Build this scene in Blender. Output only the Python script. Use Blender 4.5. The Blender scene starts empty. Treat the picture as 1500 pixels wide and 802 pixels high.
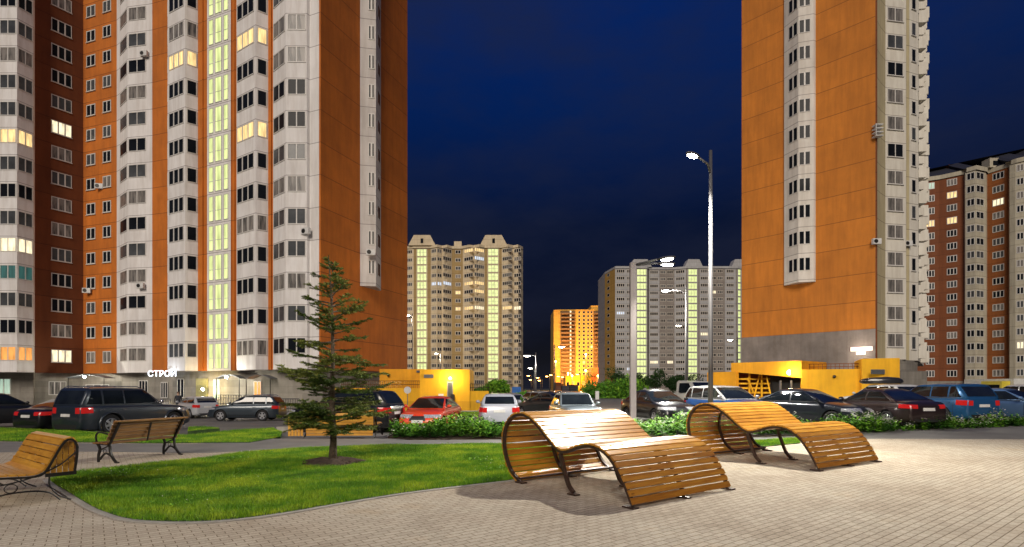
import bpy, bmesh, math, random
import numpy as np
from mathutils import Vector, Matrix
from mathutils.bvhtree import BVHTree
random.seed(7); R = math.radians
C = bpy.context.scene.collection
F, CX, HY, H = 800.0, 750.0, 569.0, 1.65     # focal length in photo pixels, centre, horizon row, eye height

def gp(px, py, z=0.0):                        # the ground point a photo pixel shows
    y = F*(H-z)/(py-HY); return ((px-CX)/F*y, y)
def at(px, y): return ((px-CX)/F*y, y)        # plan point in direction px at distance y
def hz(py, y): return H-(py-HY)*y/F           # height seen at row py at distance y
def sstep(a, b, x):
    t = min(1, max(0, (x-a)/(b-a))); return t*t*(3-2*t)
def zg(x, y):                                 # the car park falls away to the left and rises a little to the right
    l = -.12-.02*min(16, max(0, y-20)); r = .04+.008*min(18, max(0, x-4))
    k = sstep(-6, 5, x); z = l*(1-k)+r*k
    far = sstep(30, 60, y); z = z*(1-far)+(-.4*(1-k)-.1*k)*far
    return z*sstep(16.5, 20.5, y)-.03*(1-sstep(16.5, 20.5, y))

# ---------------------------------------------------------------- materials
def ramp(nt, fac, stops):
    r = nt.nodes.new('ShaderNodeValToRGB'); nt.links.new(fac, r.inputs[0])
    while len(r.color_ramp.elements) < len(stops): r.color_ramp.elements.new(.5)
    for e, (p, c) in zip(r.color_ramp.elements, stops):
        e.position = p; e.color = (*c, 1) if len(c) == 3 else c
    return r.outputs[0]
def base_mat(name):
    m = bpy.data.materials.new(name); m.use_nodes = True; nt = m.node_tree
    return m, nt, nt.nodes['Principled BSDF']
def noise(nt, vec, scale, detail=4, rough=.6):
    n = nt.nodes.new('ShaderNodeTexNoise'); n.inputs['Scale'].default_value = scale
    n.inputs['Detail'].default_value = detail; n.inputs['Roughness'].default_value = rough
    if vec: nt.links.new(vec, n.inputs['Vector'])
    return n.outputs['Fac']
def coords(nt, kind='Object', scale=(1, 1, 1), rot=(0, 0, 0)):
    t = nt.nodes.new('ShaderNodeTexCoord'); mp = nt.nodes.new('ShaderNodeMapping')
    mp.inputs['Scale'].default_value = scale; mp.inputs['Rotation'].default_value = rot
    nt.links.new(t.outputs[kind], mp.inputs['Vector']); return mp.outputs[0]
def mul(nt, a, b, mode='MULTIPLY', fac=1.0):
    m = nt.nodes.new('ShaderNodeMix'); m.data_type = 'RGBA'; m.blend_type = mode
    for s, v in ((m.inputs[0], fac), (m.inputs[6], a), (m.inputs[7], b)):
        if hasattr(v, 'is_output'): nt.links.new(v, s)
        elif isinstance(v, tuple): s.default_value = (*v, 1)
        else: s.default_value = v
    return m.outputs[2]
def bump(nt, b, h, strength=.3, dist=.02):
    n = nt.nodes.new('ShaderNodeBump'); n.inputs['Strength'].default_value = strength; n.inputs['Distance'].default_value = dist
    nt.links.new(h, n.inputs['Height']); nt.links.new(n.outputs[0], b.inputs['Normal'])
def plain(name, col, rough=.6, metal=0., var=.15, scale=3., bmp=0., coat=0., spec=None):
    m, nt, b = base_mat(name); v = coords(nt)
    n = noise(nt, v, scale)
    c = ramp(nt, n, [(.3, tuple(x*(1-var) for x in col)), (.7, tuple(min(1, x*(1+var)) for x in col))])
    nt.links.new(c, b.inputs['Base Color']); b.inputs['Roughness'].default_value = rough
    b.inputs['Metallic'].default_value = metal; b.inputs['Coat Weight'].default_value = coat
    b.inputs['Coat Roughness'].default_value = .04
    if spec is not None: b.inputs['Specular IOR Level'].default_value = spec
    if bmp: bump(nt, b, noise(nt, v, scale*12), bmp)
    return m
def emit(name, col, strength, folds=0.):
    m, nt, b = base_mat(name); b.inputs['Base Color'].default_value = (*[x*.4 for x in col], 1)
    b.inputs['Emission Strength'].default_value = strength
    if folds:
        v = coords(nt, 'Object', (1, 1, .15)); n = noise(nt, v, folds, 3)
        c = ramp(nt, n, [(.3, tuple(x*.35 for x in col)), (.62, col)]); nt.links.new(c, b.inputs['Emission Color'])
    else: b.inputs['Emission Color'].default_value = (*col, 1)
    return m
def wall_mat(name, col, z0, pitch=2.8, var=.10, joint=.5, rough=.8):
    """painted concrete panels: a dark sealed joint every storey, faint mottling and streaks"""
    m, nt, b = base_mat(name)
    g = nt.nodes.new('ShaderNodeNewGeometry'); s = nt.nodes.new('ShaderNodeSeparateXYZ'); nt.links.new(g.outputs['Position'], s.inputs[0])
    def mth(op, a, bb=None):
        n = nt.nodes.new('ShaderNodeMath'); n.operation = op
        for i, v in enumerate((a, bb)):
            if v is None: continue
            if hasattr(v, 'is_output'): nt.links.new(v, n.inputs[i])
            else: n.inputs[i].default_value = v
        return n.outputs[0]
    fr = mth('FRACT', mth('DIVIDE', mth('SUBTRACT', s.outputs[2], z0-pitch*4), pitch))
    d = mth('MINIMUM', fr, mth('SUBTRACT', 1., fr)); line = mth('LESS_THAN', d, .011)
    v = g.outputs['Position']
    mp = nt.nodes.new('ShaderNodeMapping'); mp.inputs['Scale'].default_value = (1, 1, .12); nt.links.new(v, mp.inputs[0])
    n1 = noise(nt, v, .35, 5, .65); n2 = noise(nt, mp.outputs[0], 2.2, 4)
    c1 = ramp(nt, n1, [(.3, tuple(x*(1-var) for x in col)), (.7, tuple(min(1, x*(1+var)) for x in col))])
    c2 = mul(nt, c1, ramp(nt, n2, [(.35, (.86, .84, .82)), (.6, (1, 1, 1))]))
    sn = nt.nodes.new('ShaderNodeVectorMath'); sn.operation = 'SNAP'; nt.links.new(v, sn.inputs[0]); sn.inputs[1].default_value = (3.1, 3.1, 200)
    cb = nt.nodes.new('ShaderNodeCombineXYZ'); fl = mth('FLOOR', mth('DIVIDE', mth('SUBTRACT', s.outputs[2], z0-pitch*4), pitch)); nt.links.new(fl, cb.inputs[2])
    s2 = nt.nodes.new('ShaderNodeSeparateXYZ'); nt.links.new(sn.outputs[0], s2.inputs[0]); nt.links.new(s2.outputs[0], cb.inputs[0])
    wn = nt.nodes.new('ShaderNodeTexWhiteNoise'); nt.links.new(cb.outputs[0], wn.inputs['Vector'])
    c2 = mul(nt, c2, ramp(nt, wn.outputs['Value'], [(0, (1-var*.9,)*3), (1, (1, 1, 1))]))
    c3 = mul(nt, c2, (col[0]*.28, col[1]*.25, col[2]*.25), 'MIX', mth('MULTIPLY', line, joint+.3))
    nt.links.new(c3, b.inputs['Base Color']); b.inputs['Roughness'].default_value = rough
    bump(nt, b, noise(nt, v, 9, 3), .25, .02)
    return m
def paver_mat(name, rot):
    m, nt, b = base_mat(name); v = coords(nt, 'Object', (1, 1, 1), (0, 0, rot))
    br = nt.nodes.new('ShaderNodeTexBrick'); nt.links.new(v, br.inputs['Vector'])
    for k, x in (('Scale', 1.), ('Mortar Size', .0055), ('Mortar Smooth', .25), ('Brick Width', .2), ('Row Height', .1), ('Bias', -.2)): br.inputs[k].default_value = x
    br.inputs['Color1'].default_value = (.54, .475, .375, 1); br.inputs['Color2'].default_value = (.44, .385, .30, 1)
    br.inputs['Mortar'].default_value = (.20, .155, .10, 1); br.offset = .5
    n = noise(nt, v, .45, 5, .65); n2 = noise(nt, v, 40, 3)
    c = mul(nt, br.outputs['Color'], ramp(nt, n, [(.25, (.76, .71, .67)), (.5, (.96, .94, .93)), (.58, (1, 1, 1)), (.75, (1.0, .90, .78))]))
    c = mul(nt, c, ramp(nt, n2, [(.3, (.72, .72, .72)), (.7, (1.05, 1.05, 1.05))]))
    nt.links.new(c, b.inputs['Base Color']); b.inputs['Roughness'].default_value = .9; b.inputs['Specular IOR Level'].default_value = .12
    inv = nt.nodes.new('ShaderNodeMath'); inv.operation = 'SUBTRACT'; inv.inputs[0].default_value = 1; nt.links.new(br.outputs['Fac'], inv.inputs[1])
    bump(nt, b, inv.outputs[0], .6, .01)
    return m
def wood_mat(name, col, dark, axis, coat=.5):
    m, nt, b = base_mat(name)
    sc = [14, 14, 14]; sc[axis] = .9
    v = coords(nt, 'Object', tuple(sc)); n = noise(nt, v, 1.6, 6, .7)
    v2 = coords(nt, 'Object', (3, 3, 3)); n2 = noise(nt, v2, 1.0, 2)
    sk = [9, 9, 9]; sk[axis] = 2.2
    vo = nt.nodes.new('ShaderNodeTexVoronoi'); nt.links.new(coords(nt, 'Object', tuple(sk)), vo.inputs['Vector']); vo.inputs['Scale'].default_value = 1.
    knot = ramp(nt, vo.outputs['Distance'], [(.035, (.35, .25, .2)), (.10, (1, 1, 1))])
    at_ = nt.nodes.new('ShaderNodeAttribute'); at_.attribute_name = 'tone'
    c = ramp(nt, n, [(.28, dark), (.62, col)])
    c = mul(nt, c, ramp(nt, n2, [(.3, (.8, .74, .7)), (.7, (1, 1, 1))])); c = mul(nt, c, knot)
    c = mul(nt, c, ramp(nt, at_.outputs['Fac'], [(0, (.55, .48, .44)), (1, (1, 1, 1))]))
    nt.links.new(c, b.inputs['Base Color']); b.inputs['Roughness'].default_value = .34
    b.inputs['Coat Weight'].default_value = coat; b.inputs['Coat Roughness'].default_value = .2
    bump(nt, b, n, .25, .004); return m

M = {}
def setup_materials():
    M['ground'] = plain('ground_soil', (.06, .062, .05), .9, 0, .3, .05)
    M['asphalt'] = plain('asphalt', (.13, .125, .115), .72, 0, .28, .55, .4)
    M['path'] = plain('path_asphalt', (.17, .165, .155), .7, 0, .16, 1.3, .3)
    M['paver'] = paver_mat('pavers', R(-37.5))
    M['kerb'] = plain('kerb_concrete', (.32, .30, .26), .8, 0, .2, 2, .3)
    M['soil'] = plain('soil', (.055, .034, .02), .95, 0, .45, 14, 1.)
    M['lawn'] = plain('lawn_base', (.035, .075, .014), .9, 0, .4, 3)
    M['white_line'] = plain('white_line', (.6, .6, .57), .6)
    m, nt, b = base_mat('grass_blades'); n = noise(nt, coords(nt, 'Object'), .9, 5, .7)
    a = nt.nodes.new('ShaderNodeAttribute'); a.attribute_name = 'tone'
    c = ramp(nt, n, [(.28, (.045, .14, .010)), (.46, (.14, .33, .016)), (.62, (.36, .50, .03))])
    c = mul(nt, c, ramp(nt, a.outputs['Fac'], [(0, (.4, .5, .4)), (.8, (1.3, 1.2, 1)), (1, (2.4, 1.8, 1.3))]))
    nt.links.new(c, b.inputs['Base Color']); b.inputs['Roughness'].default_value = .55
    b.inputs['Specular IOR Level'].default_value = .25; M['grass'] = m
    def leaf(name, c0, c1, c2, scale=.8):
        m, nt, b = base_mat(name); a = nt.nodes.new('ShaderNodeAttribute'); a.attribute_name = 'tone'
        nt.links.new(ramp(nt, a.outputs['Fac'], [(0, c0), (.5, c1), (1, c2)]), b.inputs['Base Color'])
        b.inputs['Roughness'].default_value = .55; b.inputs['Specular IOR Level'].default_value = .12; return m
    M['leaf'] = leaf('shrub_leaves', (.025, .09, .012), (.08, .22, .02), (.20, .38, .03))
    M['leaf_far'] = leaf('tree_leaves', (.012, .035, .01), (.03, .075, .018), (.07, .14, .03))
    M['needle'] = leaf('spruce_needles', (.014, .04, .010), (.07, .115, .02), (.26, .28, .06))
    M['flower'] = plain('white_petals', (.72, .70, .66), .6)
    M['bark'] = plain('bark', (.16, .12, .08), .9, 0, .5, 22, 1.)
    M['wood'] = wood_mat('varnished_pine', (.78, .41, .045), (.42, .16, .018), 1, .35)
    M['wood_bench'] = wood_mat('bench_pine', (.80, .43, .05), (.5, .22, .025), 1, .3)
    M['wood_old'] = wood_mat('old_bench_wood', (.34, .18, .06), (.14, .065, .02), 1, .25)
    M['iron'] = plain('black_iron', (.018, .016, .014), .45, .3, .3, 20)
    M['steel_brown'] = plain('brown_steel', (.055, .032, .024), .42, .3, .25, 9)
    M['pole'] = plain('galvanised_pole', (.085, .083, .086), .5, .1, .08, 3)
    M['pole_pale'] = plain('painted_pale_pole', (.30, .27, .27), .6, 0, .06, 2)
    M['lamp_shell'] = plain('lamp_shell', (.12, .12, .12), .4, .3)
    M['lamp_on'] = emit('lamp_lens_lit', (1., .97, .88), 60)
    M['lamp_far'] = emit('far_lamp_lit', (1., .9, .7), 60)
    M['lamp_orange'] = emit('sodium_lamp_lit', (1., .42, .08), 40)
    M['lamp_soft'] = emit('wall_lamp_lit', (1., .82, .5), 3)
    M['frame'] = plain('window_frame_white', (.62, .60, .56), .45, 0, .06)
    M['frame_far'] = plain('window_frame_far', (.5, .45, .38), .6, 0, .06)
    M['frame_grey'] = plain('stair_frame', (.16, .17, .15), .5)
    M['g_dark'] = plain('glass_dark', (.010, .012, .016), .1, 0, .3, .6, spec=.06)
    M['g_mid'] = plain('glass_grey', (.07, .075, .08), .1, 0, .4, .6, spec=.2)
    m, nt, b = base_mat('glass_curtain'); n = noise(nt, coords(nt, 'Object', (1, 1, .12)), 5, 3)
    nt.links.new(ramp(nt, n, [(.3, (.05, .05, .05)), (.6, (.26, .24, .22))]), b.inputs['Base Color']); b.inputs['Roughness'].default_value = .2; b.inputs['Specular IOR Level'].default_value = .2
    M['g_curtain'] = m
    M['g_warm'] = emit('glass_lit_warm', (1., .70, .30), 1.0, 4.)
    M['g_cream'] = emit('glass_lit_cream', (1., .88, .58), 1.05, 4.)
    M['g_orange'] = emit('glass_lit_orange', (1., .42, .10), .8, 4.)
    M['g_cool'] = emit('glass_lit_cool', (.75, .85, 1.), .8, 4.)
    M['g_teal'] = emit('glass_lit_teal', (.03, .12, .11), .6, 3.)
    M['g_stair'] = emit('stair_glass_lit', (.80, .92, .38), .85, 2.2)
    M['g_shop'] = emit('shop_glass_lit', (.55, .75, .60), .55, 3.)
    M['yellow'] = wall_mat('yellow_render', (.84, .44, .010), 0, 50, .13, 0)
    M['yellow_dark'] = wall_mat('yellow_render_worn', (.80, .36, .010), 0, 50, .16, 0)
    M['concrete'] = wall_mat('stone_base', (.29, .27, .23), 0, .6, .25, .25)
    M['concrete_dark'] = wall_mat('rough_grey_base', (.25, .215, .19), 0, 50, .35, 0)
    M['grey_metal'] = plain('grey_metal', (.16, .17, .18), .5, .3)
    M['black'] = plain('dark_void', (.008, .008, .009), .8)
    M['roof'] = plain('roof_dark', (.022, .024, .035), .7)
    M['white_plastic'] = plain('white_plastic', (.6, .6, .58), .5)
    M['tyre'] = plain('tyre', (.016, .016, .016), .85)
    M['rim'] = plain('alloy_rim', (.55, .56, .58), .3, .75)
    M['car_glass'] = plain('car_glass', (.010, .013, .014), .04, 0, .5, 1.5, 0, .6)
    M['trim'] = plain('car_trim', (.014, .014, .015), .5)
    M['chrome'] = plain('chrome', (.6, .6, .62), .18, .95)
    M['head'] = plain('headlight_glass', (.55, .56, .58), .12, .5, .4, 16)
    m, nt, b = base_mat('tail_light_red'); b.inputs['Base Color'].default_value = (.35, .008, .008, 1); b.inputs['Roughness'].default_value = .1
    b.inputs['Emission Color'].default_value = (1, .05, .04, 1); b.inputs['Emission Strength'].default_value = .12; M['tail'] = m
    M['plate'] = plain('number_plate', (.62, .62, .6), .4)

# ---------------------------------------------------------------- mesh helpers
class MB:
    def __init__(s): s.v = []; s.f = []; s.m = []
    def add(s, vs, fs, mi=0):
        o = len(s.v); s.v += [tuple(p) for p in vs]; s.f += [tuple(i+o for i in f) for f in fs]; s.m += [mi]*len(fs)
    def obox(s, o, a, b, c, mi=0):
        """box from corner o along three edge vectors"""
        o, a, b, c = map(Vector, (o, a, b, c))
        vs = [o, o+a, o+a+b, o+b, o+c, o+a+c, o+a+b+c, o+b+c]
        fs = [(0, 3, 2, 1), (4, 5, 6, 7), (0, 1, 5, 4), (1, 2, 6, 5), (2, 3, 7, 6), (3, 0, 4, 7)]
        if a.cross(b).dot(c) < 0: fs = [f[::-1] for f in fs]
        s.add(vs, fs, mi)
    def box(s, c, sz, rz=0, mi=0):
        ax = Vector((math.cos(rz), math.sin(rz), 0))*sz[0]; ay = Vector((-math.sin(rz), math.cos(rz), 0))*sz[1]; az = Vector((0, 0, sz[2]))
        s.obox(Vector(c)-ax/2-ay/2-az/2, ax, ay, az, mi)
    def wallbox(s, p0, p1, t, z0, z1, mi=0):
        """box standing on the segment p0-p1, t thick away from its front"""
        e = Vector((p1[0]-p0[0], p1[1]-p0[1], 0)); n = Vector((-e.y, e.x, 0)).normalized()
        s.obox((p0[0], p0[1], z0), e, n*t, (0, 0, z1-z0), mi)
    def prism(s, poly, z0, z1, mi=0, mtop=None):
        n = len(poly); a = sum(poly[i][0]*poly[(i+1) % n][1]-poly[(i+1) % n][0]*poly[i][1] for i in range(n))
        if a < 0: poly = poly[::-1]
        vs = [(x, y, z0) for x, y in poly]+[(x, y, z1) for x, y in poly]
        s.add(vs, [tuple(range(n))[::-1]]+[(i, (i+1) % n, (i+1) % n+n, i+n) for i in range(n)], mi)
        s.add([(x, y, z1) for x, y in poly], [tuple(range(n))], mi if mtop is None else mtop)
    def tube(s, path, r, seg=6, mi=0, cap=True):
        path = [Vector(p) for p in path]; rs = r if isinstance(r, (list, tuple)) else [r]*len(path); rings = []
        up = Vector((0, 0, 1))
        for i, p in enumerate(path):
            d = (path[min(i+1, len(path)-1)]-path[max(i-1, 0)]).normalized()
            q = up if abs(d.z) < .9 else Vector((1, 0, 0))
            a = d.cross(q).normalized(); b = a.cross(d)
            rings.append([p+(a*math.cos(t)+b*math.sin(t))*rs[i] for t in (2*math.pi*k/seg for k in range(seg))])
        vs = [q for rg in rings for q in rg]; fs = []
        for i in range(len(path)-1):
            for k in range(seg): fs.append((i*seg+k, i*seg+(k+1) % seg, (i+1)*seg+(k+1) % seg, (i+1)*seg+k))
        if cap: fs += [tuple(range(seg))[::-1], tuple(range((len(path)-1)*seg, len(path)*seg))]
        s.add(vs, fs, mi)
    def band(s, path, w, t, side, mi=0):
        """flat bar of section w (along side) by t following a path"""
        path = [Vector(p) for p in path]; side = Vector(side).normalized(); vs = []
        for i, p in enumerate(path):
            d = (path[min(i+1, len(path)-1)]-path[max(i-1, 0)]).normalized(); n = side.cross(d).normalized()
            vs += [p-side*w/2-n*t/2, p+side*w/2-n*t/2, p+side*w/2+n*t/2, p-side*w/2+n*t/2]
        fs = []
        for i in range(len(path)-1):
            for k in range(4): fs.append((i*4+k, i*4+(k+1) % 4, (i+1)*4+(k+1) % 4, (i+1)*4+k))
        fs += [(3, 2, 1, 0), tuple(len(vs)-4+k for k in range(4))]
        s.add(vs, fs, mi)
    def sphere(s, c, r, n=8, m=6, sc=(1, 1, 1), mi=0):
        vs = []; fs = []
        for j in range(m+1):
            t = math.pi*j/m
            for i in range(n): vs.append((c[0]+r*sc[0]*math.sin(t)*math.cos(2*math.pi*i/n), c[1]+r*sc[1]*math.sin(t)*math.sin(2*math.pi*i/n), c[2]+r*sc[2]*math.cos(t)))
        for j in range(m):
            for i in range(n): fs.append((j*n+i, (j+1)*n+i, (j+1)*n+(i+1) % n, j*n+(i+1) % n))
        s.add(vs, fs, mi)
    def mesh(s, name, mats, smooth=False, off=None):
        me = bpy.data.meshes.new(name); v = s.v
        if off is not None: v = [(x-off[0], y-off[1], z-off[2]) for x, y, z in v]
        me.from_pydata(v, [], s.f)
        for m in mats: me.materials.append(M[m] if isinstance(m, str) else m)
        if len(mats) > 1: me.polygons.foreach_set('material_index', s.m)
        if smooth: me.polygons.foreach_set('use_smooth', [True]*len(s.f))
        me.update(); return me
    def build(s, name, mats, parent=None, smooth=False, world=False, loc=None):
        """world: the coordinates are scene coordinates and the parent is not rotated"""
        if isinstance(mats, (str, bpy.types.Material)): mats = [mats]
        off = tuple(parent.location) if (world and parent) else (loc if loc is not None else None)
        o = link(name, s.mesh(name, mats, smooth, off), parent)
        if loc is not None and parent is None: o.location = loc
        return o
def link(name, data, parent=None):
    o = bpy.data.objects.new(name, data); C.objects.link(o); o.parent = parent; return o
def tag(o, label=None, cat=None, group=None, kind=None):
    for k, v in (('label', label), ('category', cat), ('group', group), ('kind', kind)):
        if v: o[k] = v
    return o
def thing(name, label, cat, loc=(0, 0, 0), rz=0, group=None):
    o = bpy.data.objects.new(name, None); C.objects.link(o); o.location = loc; o.rotation_euler = (0, 0, rz)
    o.empty_display_size = .2; return tag(o, label, cat, group)
def copy_tree(o, parent=None):
    c = o.copy(); C.objects.link(c); c.parent = parent
    for ch in KIDS.get(o.name, []) or [x for x in C.objects if x.parent == o]: copy_tree(ch, c)
    return c
KIDS = {}
def np_mesh(name, verts, faces, mats, tone=None, mi=None, smooth=False):
    """big meshes straight from numpy arrays; faces all with the same corner count"""
    me = bpy.data.meshes.new(name); nf, k = faces.shape
    me.vertices.add(len(verts)); me.vertices.foreach_set('co', verts.astype(np.float32).ravel())
    me.loops.add(nf*k); me.loops.foreach_set('vertex_index', faces.astype(np.int32).ravel())
    me.polygons.add(nf); me.polygons.foreach_set('loop_start', np.arange(0, nf*k, k, dtype=np.int32))
    for m in mats: me.materials.append(M[m] if isinstance(m, str) else m)
    if mi is not None: me.polygons.foreach_set('material_index', mi.astype(np.int32))
    me.update(calc_edges=True)
    if tone is not None:
        a = me.attributes.new('tone', 'FLOAT', 'FACE'); a.data.foreach_set('value', tone.astype(np.float32))
    return me
def face_tone(me, vals):
    a = me.attributes.new('tone', 'FLOAT', 'FACE'); a.data.foreach_set('value', np.array(vals, dtype=np.float32))
def catmull(pts, n=8):
    out = []; P_ = [pts[0]]+list(pts)+[pts[-1]]
    for i in range(1, len(P_)-2):
        a, b, c, d = (np.array(q, float) for q in P_[i-1:i+3])
        for k in range(n):
            t = k/n; out.append(tuple(.5*((2*b)+(-a+c)*t+(2*a-5*b+4*c-d)*t*t+(-a+3*b-3*c+d)*t**3)))
    out.append(tuple(map(float, pts[-1]))); return out
def resample(pts, step):
    P_ = [np.array(p) for p in pts]; d = [0]
    for a, b in zip(P_, P_[1:]): d.append(d[-1]+np.linalg.norm(b-a))
    n = max(1, round(d[-1]/step)); out = []
    for k in range(n+1):
        s = d[-1]*k/n; i = min(len(d)-2, max(0, int(np.searchsorted(d, s))-1)); t = (s-d[i])/max(1e-9, d[i+1]-d[i])
        out.append(P_[i]*(1-t)+P_[i+1]*t)
    return out
setup_materials()
# ---------------------------------------------------------------- ground
def sheet(name, pxs, mat, z, kind='structure', res=None, plan=None):
    poly = plan or [gp(x, y) for x, y in pxs]; mb = MB(); mb.prism(poly, z-.05, z)
    o = mb.build(name, mat); tag(o, kind=kind); return o, poly
def terrain():
    xs = np.concatenate([[-900, -400, -200, -120], np.linspace(-80, 80, 81), [120, 200, 400, 900]])
    ys = np.concatenate([[-60, -20, 0, 10, 14, 16], np.linspace(17, 60, 44), [70, 90, 130, 200, 300, 500, 900, 1600]])
    v = np.array([(x, y, zg(x, y)-.02 if y < 70 else zg(x, y)-.02) for y in ys for x in xs]); nx = len(xs)
    f = np.array([(j*nx+i, j*nx+i+1, (j+1)*nx+i+1, (j+1)*nx+i) for j in range(len(ys)-1) for i in range(nx-1)])
    o = link('ground', np_mesh('ground', v, f, ['ground'])); tag(o, kind='structure')
    xs = np.linspace(-60, 60, 121); ys = np.concatenate([np.linspace(17.2, 60, 60), [70, 80, 95, 110]]); nx = len(xs)
    v = np.array([(x, y, zg(x, y)-.005) for y in ys for x in xs])
    f = np.array([(j*nx+i, j*nx+i+1, (j+1)*nx+i+1, (j+1)*nx+i) for j in range(len(ys)-1) for i in range(nx-1)])
    o = link('parking_lot', np_mesh('parking_lot', v, f, ['asphalt'])); tag(o, kind='structure')
terrain()
mb = MB(); mb.prism([(-60, -20), (60, -20), (60, 20.6), (14, 18.9), (2, 17.9), (-60, 17.5)], -.02, 0.0)
tag(mb.build('plaza', 'paver'), kind='structure')
PATH = [gp(*p) for p in [(-500, 644), (-100, 646), (130, 650), (280, 651), (410, 643), (570, 643), (745, 644), (1060, 643), (1290, 637.5), (1500, 630), (1900, 624)]]+\
       [gp(*p) for p in [(1900, 630), (1500, 637), (1290, 643), (1060, 650), (745, 651), (480, 655), (400, 659), (300, 664), (130, 662), (-100, 664), (-500, 664)]]
mb = MB(); mb.prism(PATH, -.01, .004); tag(mb.build('path', 'path'), kind='structure')

LAWN = catmull([gp(*p) for p in [(72, 704), (84, 713), (100, 722), (124, 737), (150, 750), (200, 763), (300, 765), (400, 755), (500, 738), (600, 722), (700, 710), (757, 703), (820, 690), (850, 668), (800, 655),
        (745, 652), (600, 653), (480, 656), (380, 662), (300, 672), (200, 683), (110, 694), (72, 704)]], 4)[:-1]
LAWN2 = [gp(*p) for p in [(-250, 627), (0, 628), (100, 632), (165, 637), (280, 639), (340, 632), (400, 628), (413, 634), (411, 641), (366, 649), (218, 650), (0, 647), (-250, 645)]]
LAWN3 = [gp(*p) for p in [(275, 633), (322, 628.5), (300, 626.5), (276, 627)]]
LAWN4 = [gp(*p) for p in [(1060, 648), (1060, 655), (1120, 655), (1172, 650), (1172, 643)]]   # seen under the far lounger
LAWN5 = [gp(x, y, -.3) for x, y in [(672, 602), (735, 600), (735, 608), (668, 610)]]
def inside(poly, x, y):
    c = np.zeros(len(x), bool); n = len(poly)
    for i in range(n):
        x0, y0 = poly[i]; x1, y1 = poly[(i+1) % n]
        with np.errstate(divide='ignore', invalid='ignore'):
            c ^= ((y0 > y) != (y1 > y)) & (x < (x1-x0)*(y-y0)/(y1-y0+1e-12)+x0)
    return c
def grass(poly, z, dens, h, w, seed, holes=()):
    rng = np.random.default_rng(seed); P_ = np.array(poly); lo, hi = P_.min(0), P_.max(0)
    n = int(dens*np.prod(hi-lo)); x = rng.uniform(lo[0], hi[0], n); y = rng.uniform(lo[1], hi[1], n)
    k = inside(poly, x, y)
    for hx, hy, hr in holes: k &= (x-hx)**2+(y-hy)**2 > (hr*(1+.15*np.sin(5*np.arctan2(y-hy, x-hx))))**2
    x, y = x[k], y[k]; n = len(x); a = rng.uniform(0, 2*np.pi, n); b = rng.uniform(0, 2*np.pi, n)
    hh = h*rng.uniform(.5, 1.25, n)*(1+.25*np.sin(x*2.1+y)*np.sin(y*1.7)); ln = rng.uniform(.1, .7, n)*hh; ww = w*rng.uniform(.6, 1.3, n)
    v = np.empty((n, 3, 3)); v[:, 0] = np.c_[x-np.cos(a)*ww, y-np.sin(a)*ww, np.full(n, z)]; v[:, 1] = np.c_[x+np.cos(a)*ww, y+np.sin(a)*ww, np.full(n, z)]
    v[:, 2] = np.c_[x+np.cos(b)*ln, y+np.sin(b)*ln, z+hh]
    t = rng.uniform(0, .8, n)+.2*(rng.uniform(0, 1, n) > .97)
    return v.reshape(-1, 3), np.arange(3*n).reshape(-1, 3), t
def lawn(poly, dens, h, w, seed, z=.02, holes=()):
    mb = MB(); mb.prism(poly, -.3, z); tag(mb.build('lawn', 'lawn'), kind='structure')
    v, f, t = grass(poly, z, dens, h, w, seed, holes)
    tag(link('grass', np_mesh('grass', v, f, ['grass'], t)), kind='stuff')
TREE = gp(487, 679)
lawn(LAWN, 4600, .055, .005, 1, .015, [(TREE[0], TREE[1], .62)])
lawn(LAWN2, 1300, .06, .007, 2); lawn(LAWN3, 1200, .06, .007, 3); lawn(LAWN4, 2000, .05, .006, 4)
lawn(LAWN5, 500, .08, .012, 5, -.33)
def clover():                                                     # small white clover heads and broad weed leaves in the near lawn
    g = np.random.default_rng(77); P_ = np.array(LAWN); lo, hi = P_.min(0), P_.max(0); V = []; MI = []; T = []
    cl = [(g.uniform(lo[0], hi[0]), g.uniform(lo[1], hi[1])) for _ in range(26)]
    for k in range(520):
        c = cl[g.integers(26)]; x, y = c[0]+g.normal(0, .22), c[1]+g.normal(0, .22)
        if not inside(LAWN, np.array([x]), np.array([y]))[0] or math.dist((x, y), TREE) < .7: continue
        w = k % 4 == 0; r = g.uniform(.009, .015) if w else g.uniform(.02, .045); a = g.uniform(0, 6.28); z = .075 if w else .06+g.uniform(0, .02)
        for j in range(2):
            d = np.array((math.cos(a+j*1.57), math.sin(a+j*1.57), .35))*r; e = np.array((-math.sin(a+j*1.57), math.cos(a+j*1.57), 0))*r*.6
            o = np.array((x, y, z)); V.append(np.stack([o-d, o-e, o+d, o+e])); MI.append(1 if w else 0); T.append(g.uniform(.5, 1))
    v = np.concatenate(V); tag(link('clover', np_mesh('clover', v, np.arange(len(v)).reshape(-1, 4), ['leaf', 'flower'], np.array(T), np.array(MI))), kind='stuff')
clover()
mb = MB()                                                          # flush kerb round the near lawn
K = [p for p in LAWN]
cen = np.mean(np.array(K), 0); KO = []
for i, p in enumerate(K):
    a, b = np.array(K[i-1]), np.array(K[(i+1) % len(K)]); d = (b-a)/np.linalg.norm(b-a); nrm = np.array((d[1], -d[0]))
    if np.dot(nrm, np.array(p)-cen) < 0: nrm = -nrm
    KO.append(tuple(np.array(p)+nrm*.09))
n = len(K); vs = [(x, y, .014) for x, y in K]+[(x, y, .014) for x, y in KO]+[(x, y, -.03) for x, y in KO]
mb.add(vs, [(i, (i+1) % n, (i+1) % n+n, i+n) for i in range(n)]+[(i+n, (i+1) % n+n, (i+1) % n+2*n, i+2*n) for i in range(n)])
tag(mb.build('kerb', 'kerb'), kind='structure')
mb = MB()                                                          # kerbs along the car park
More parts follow.
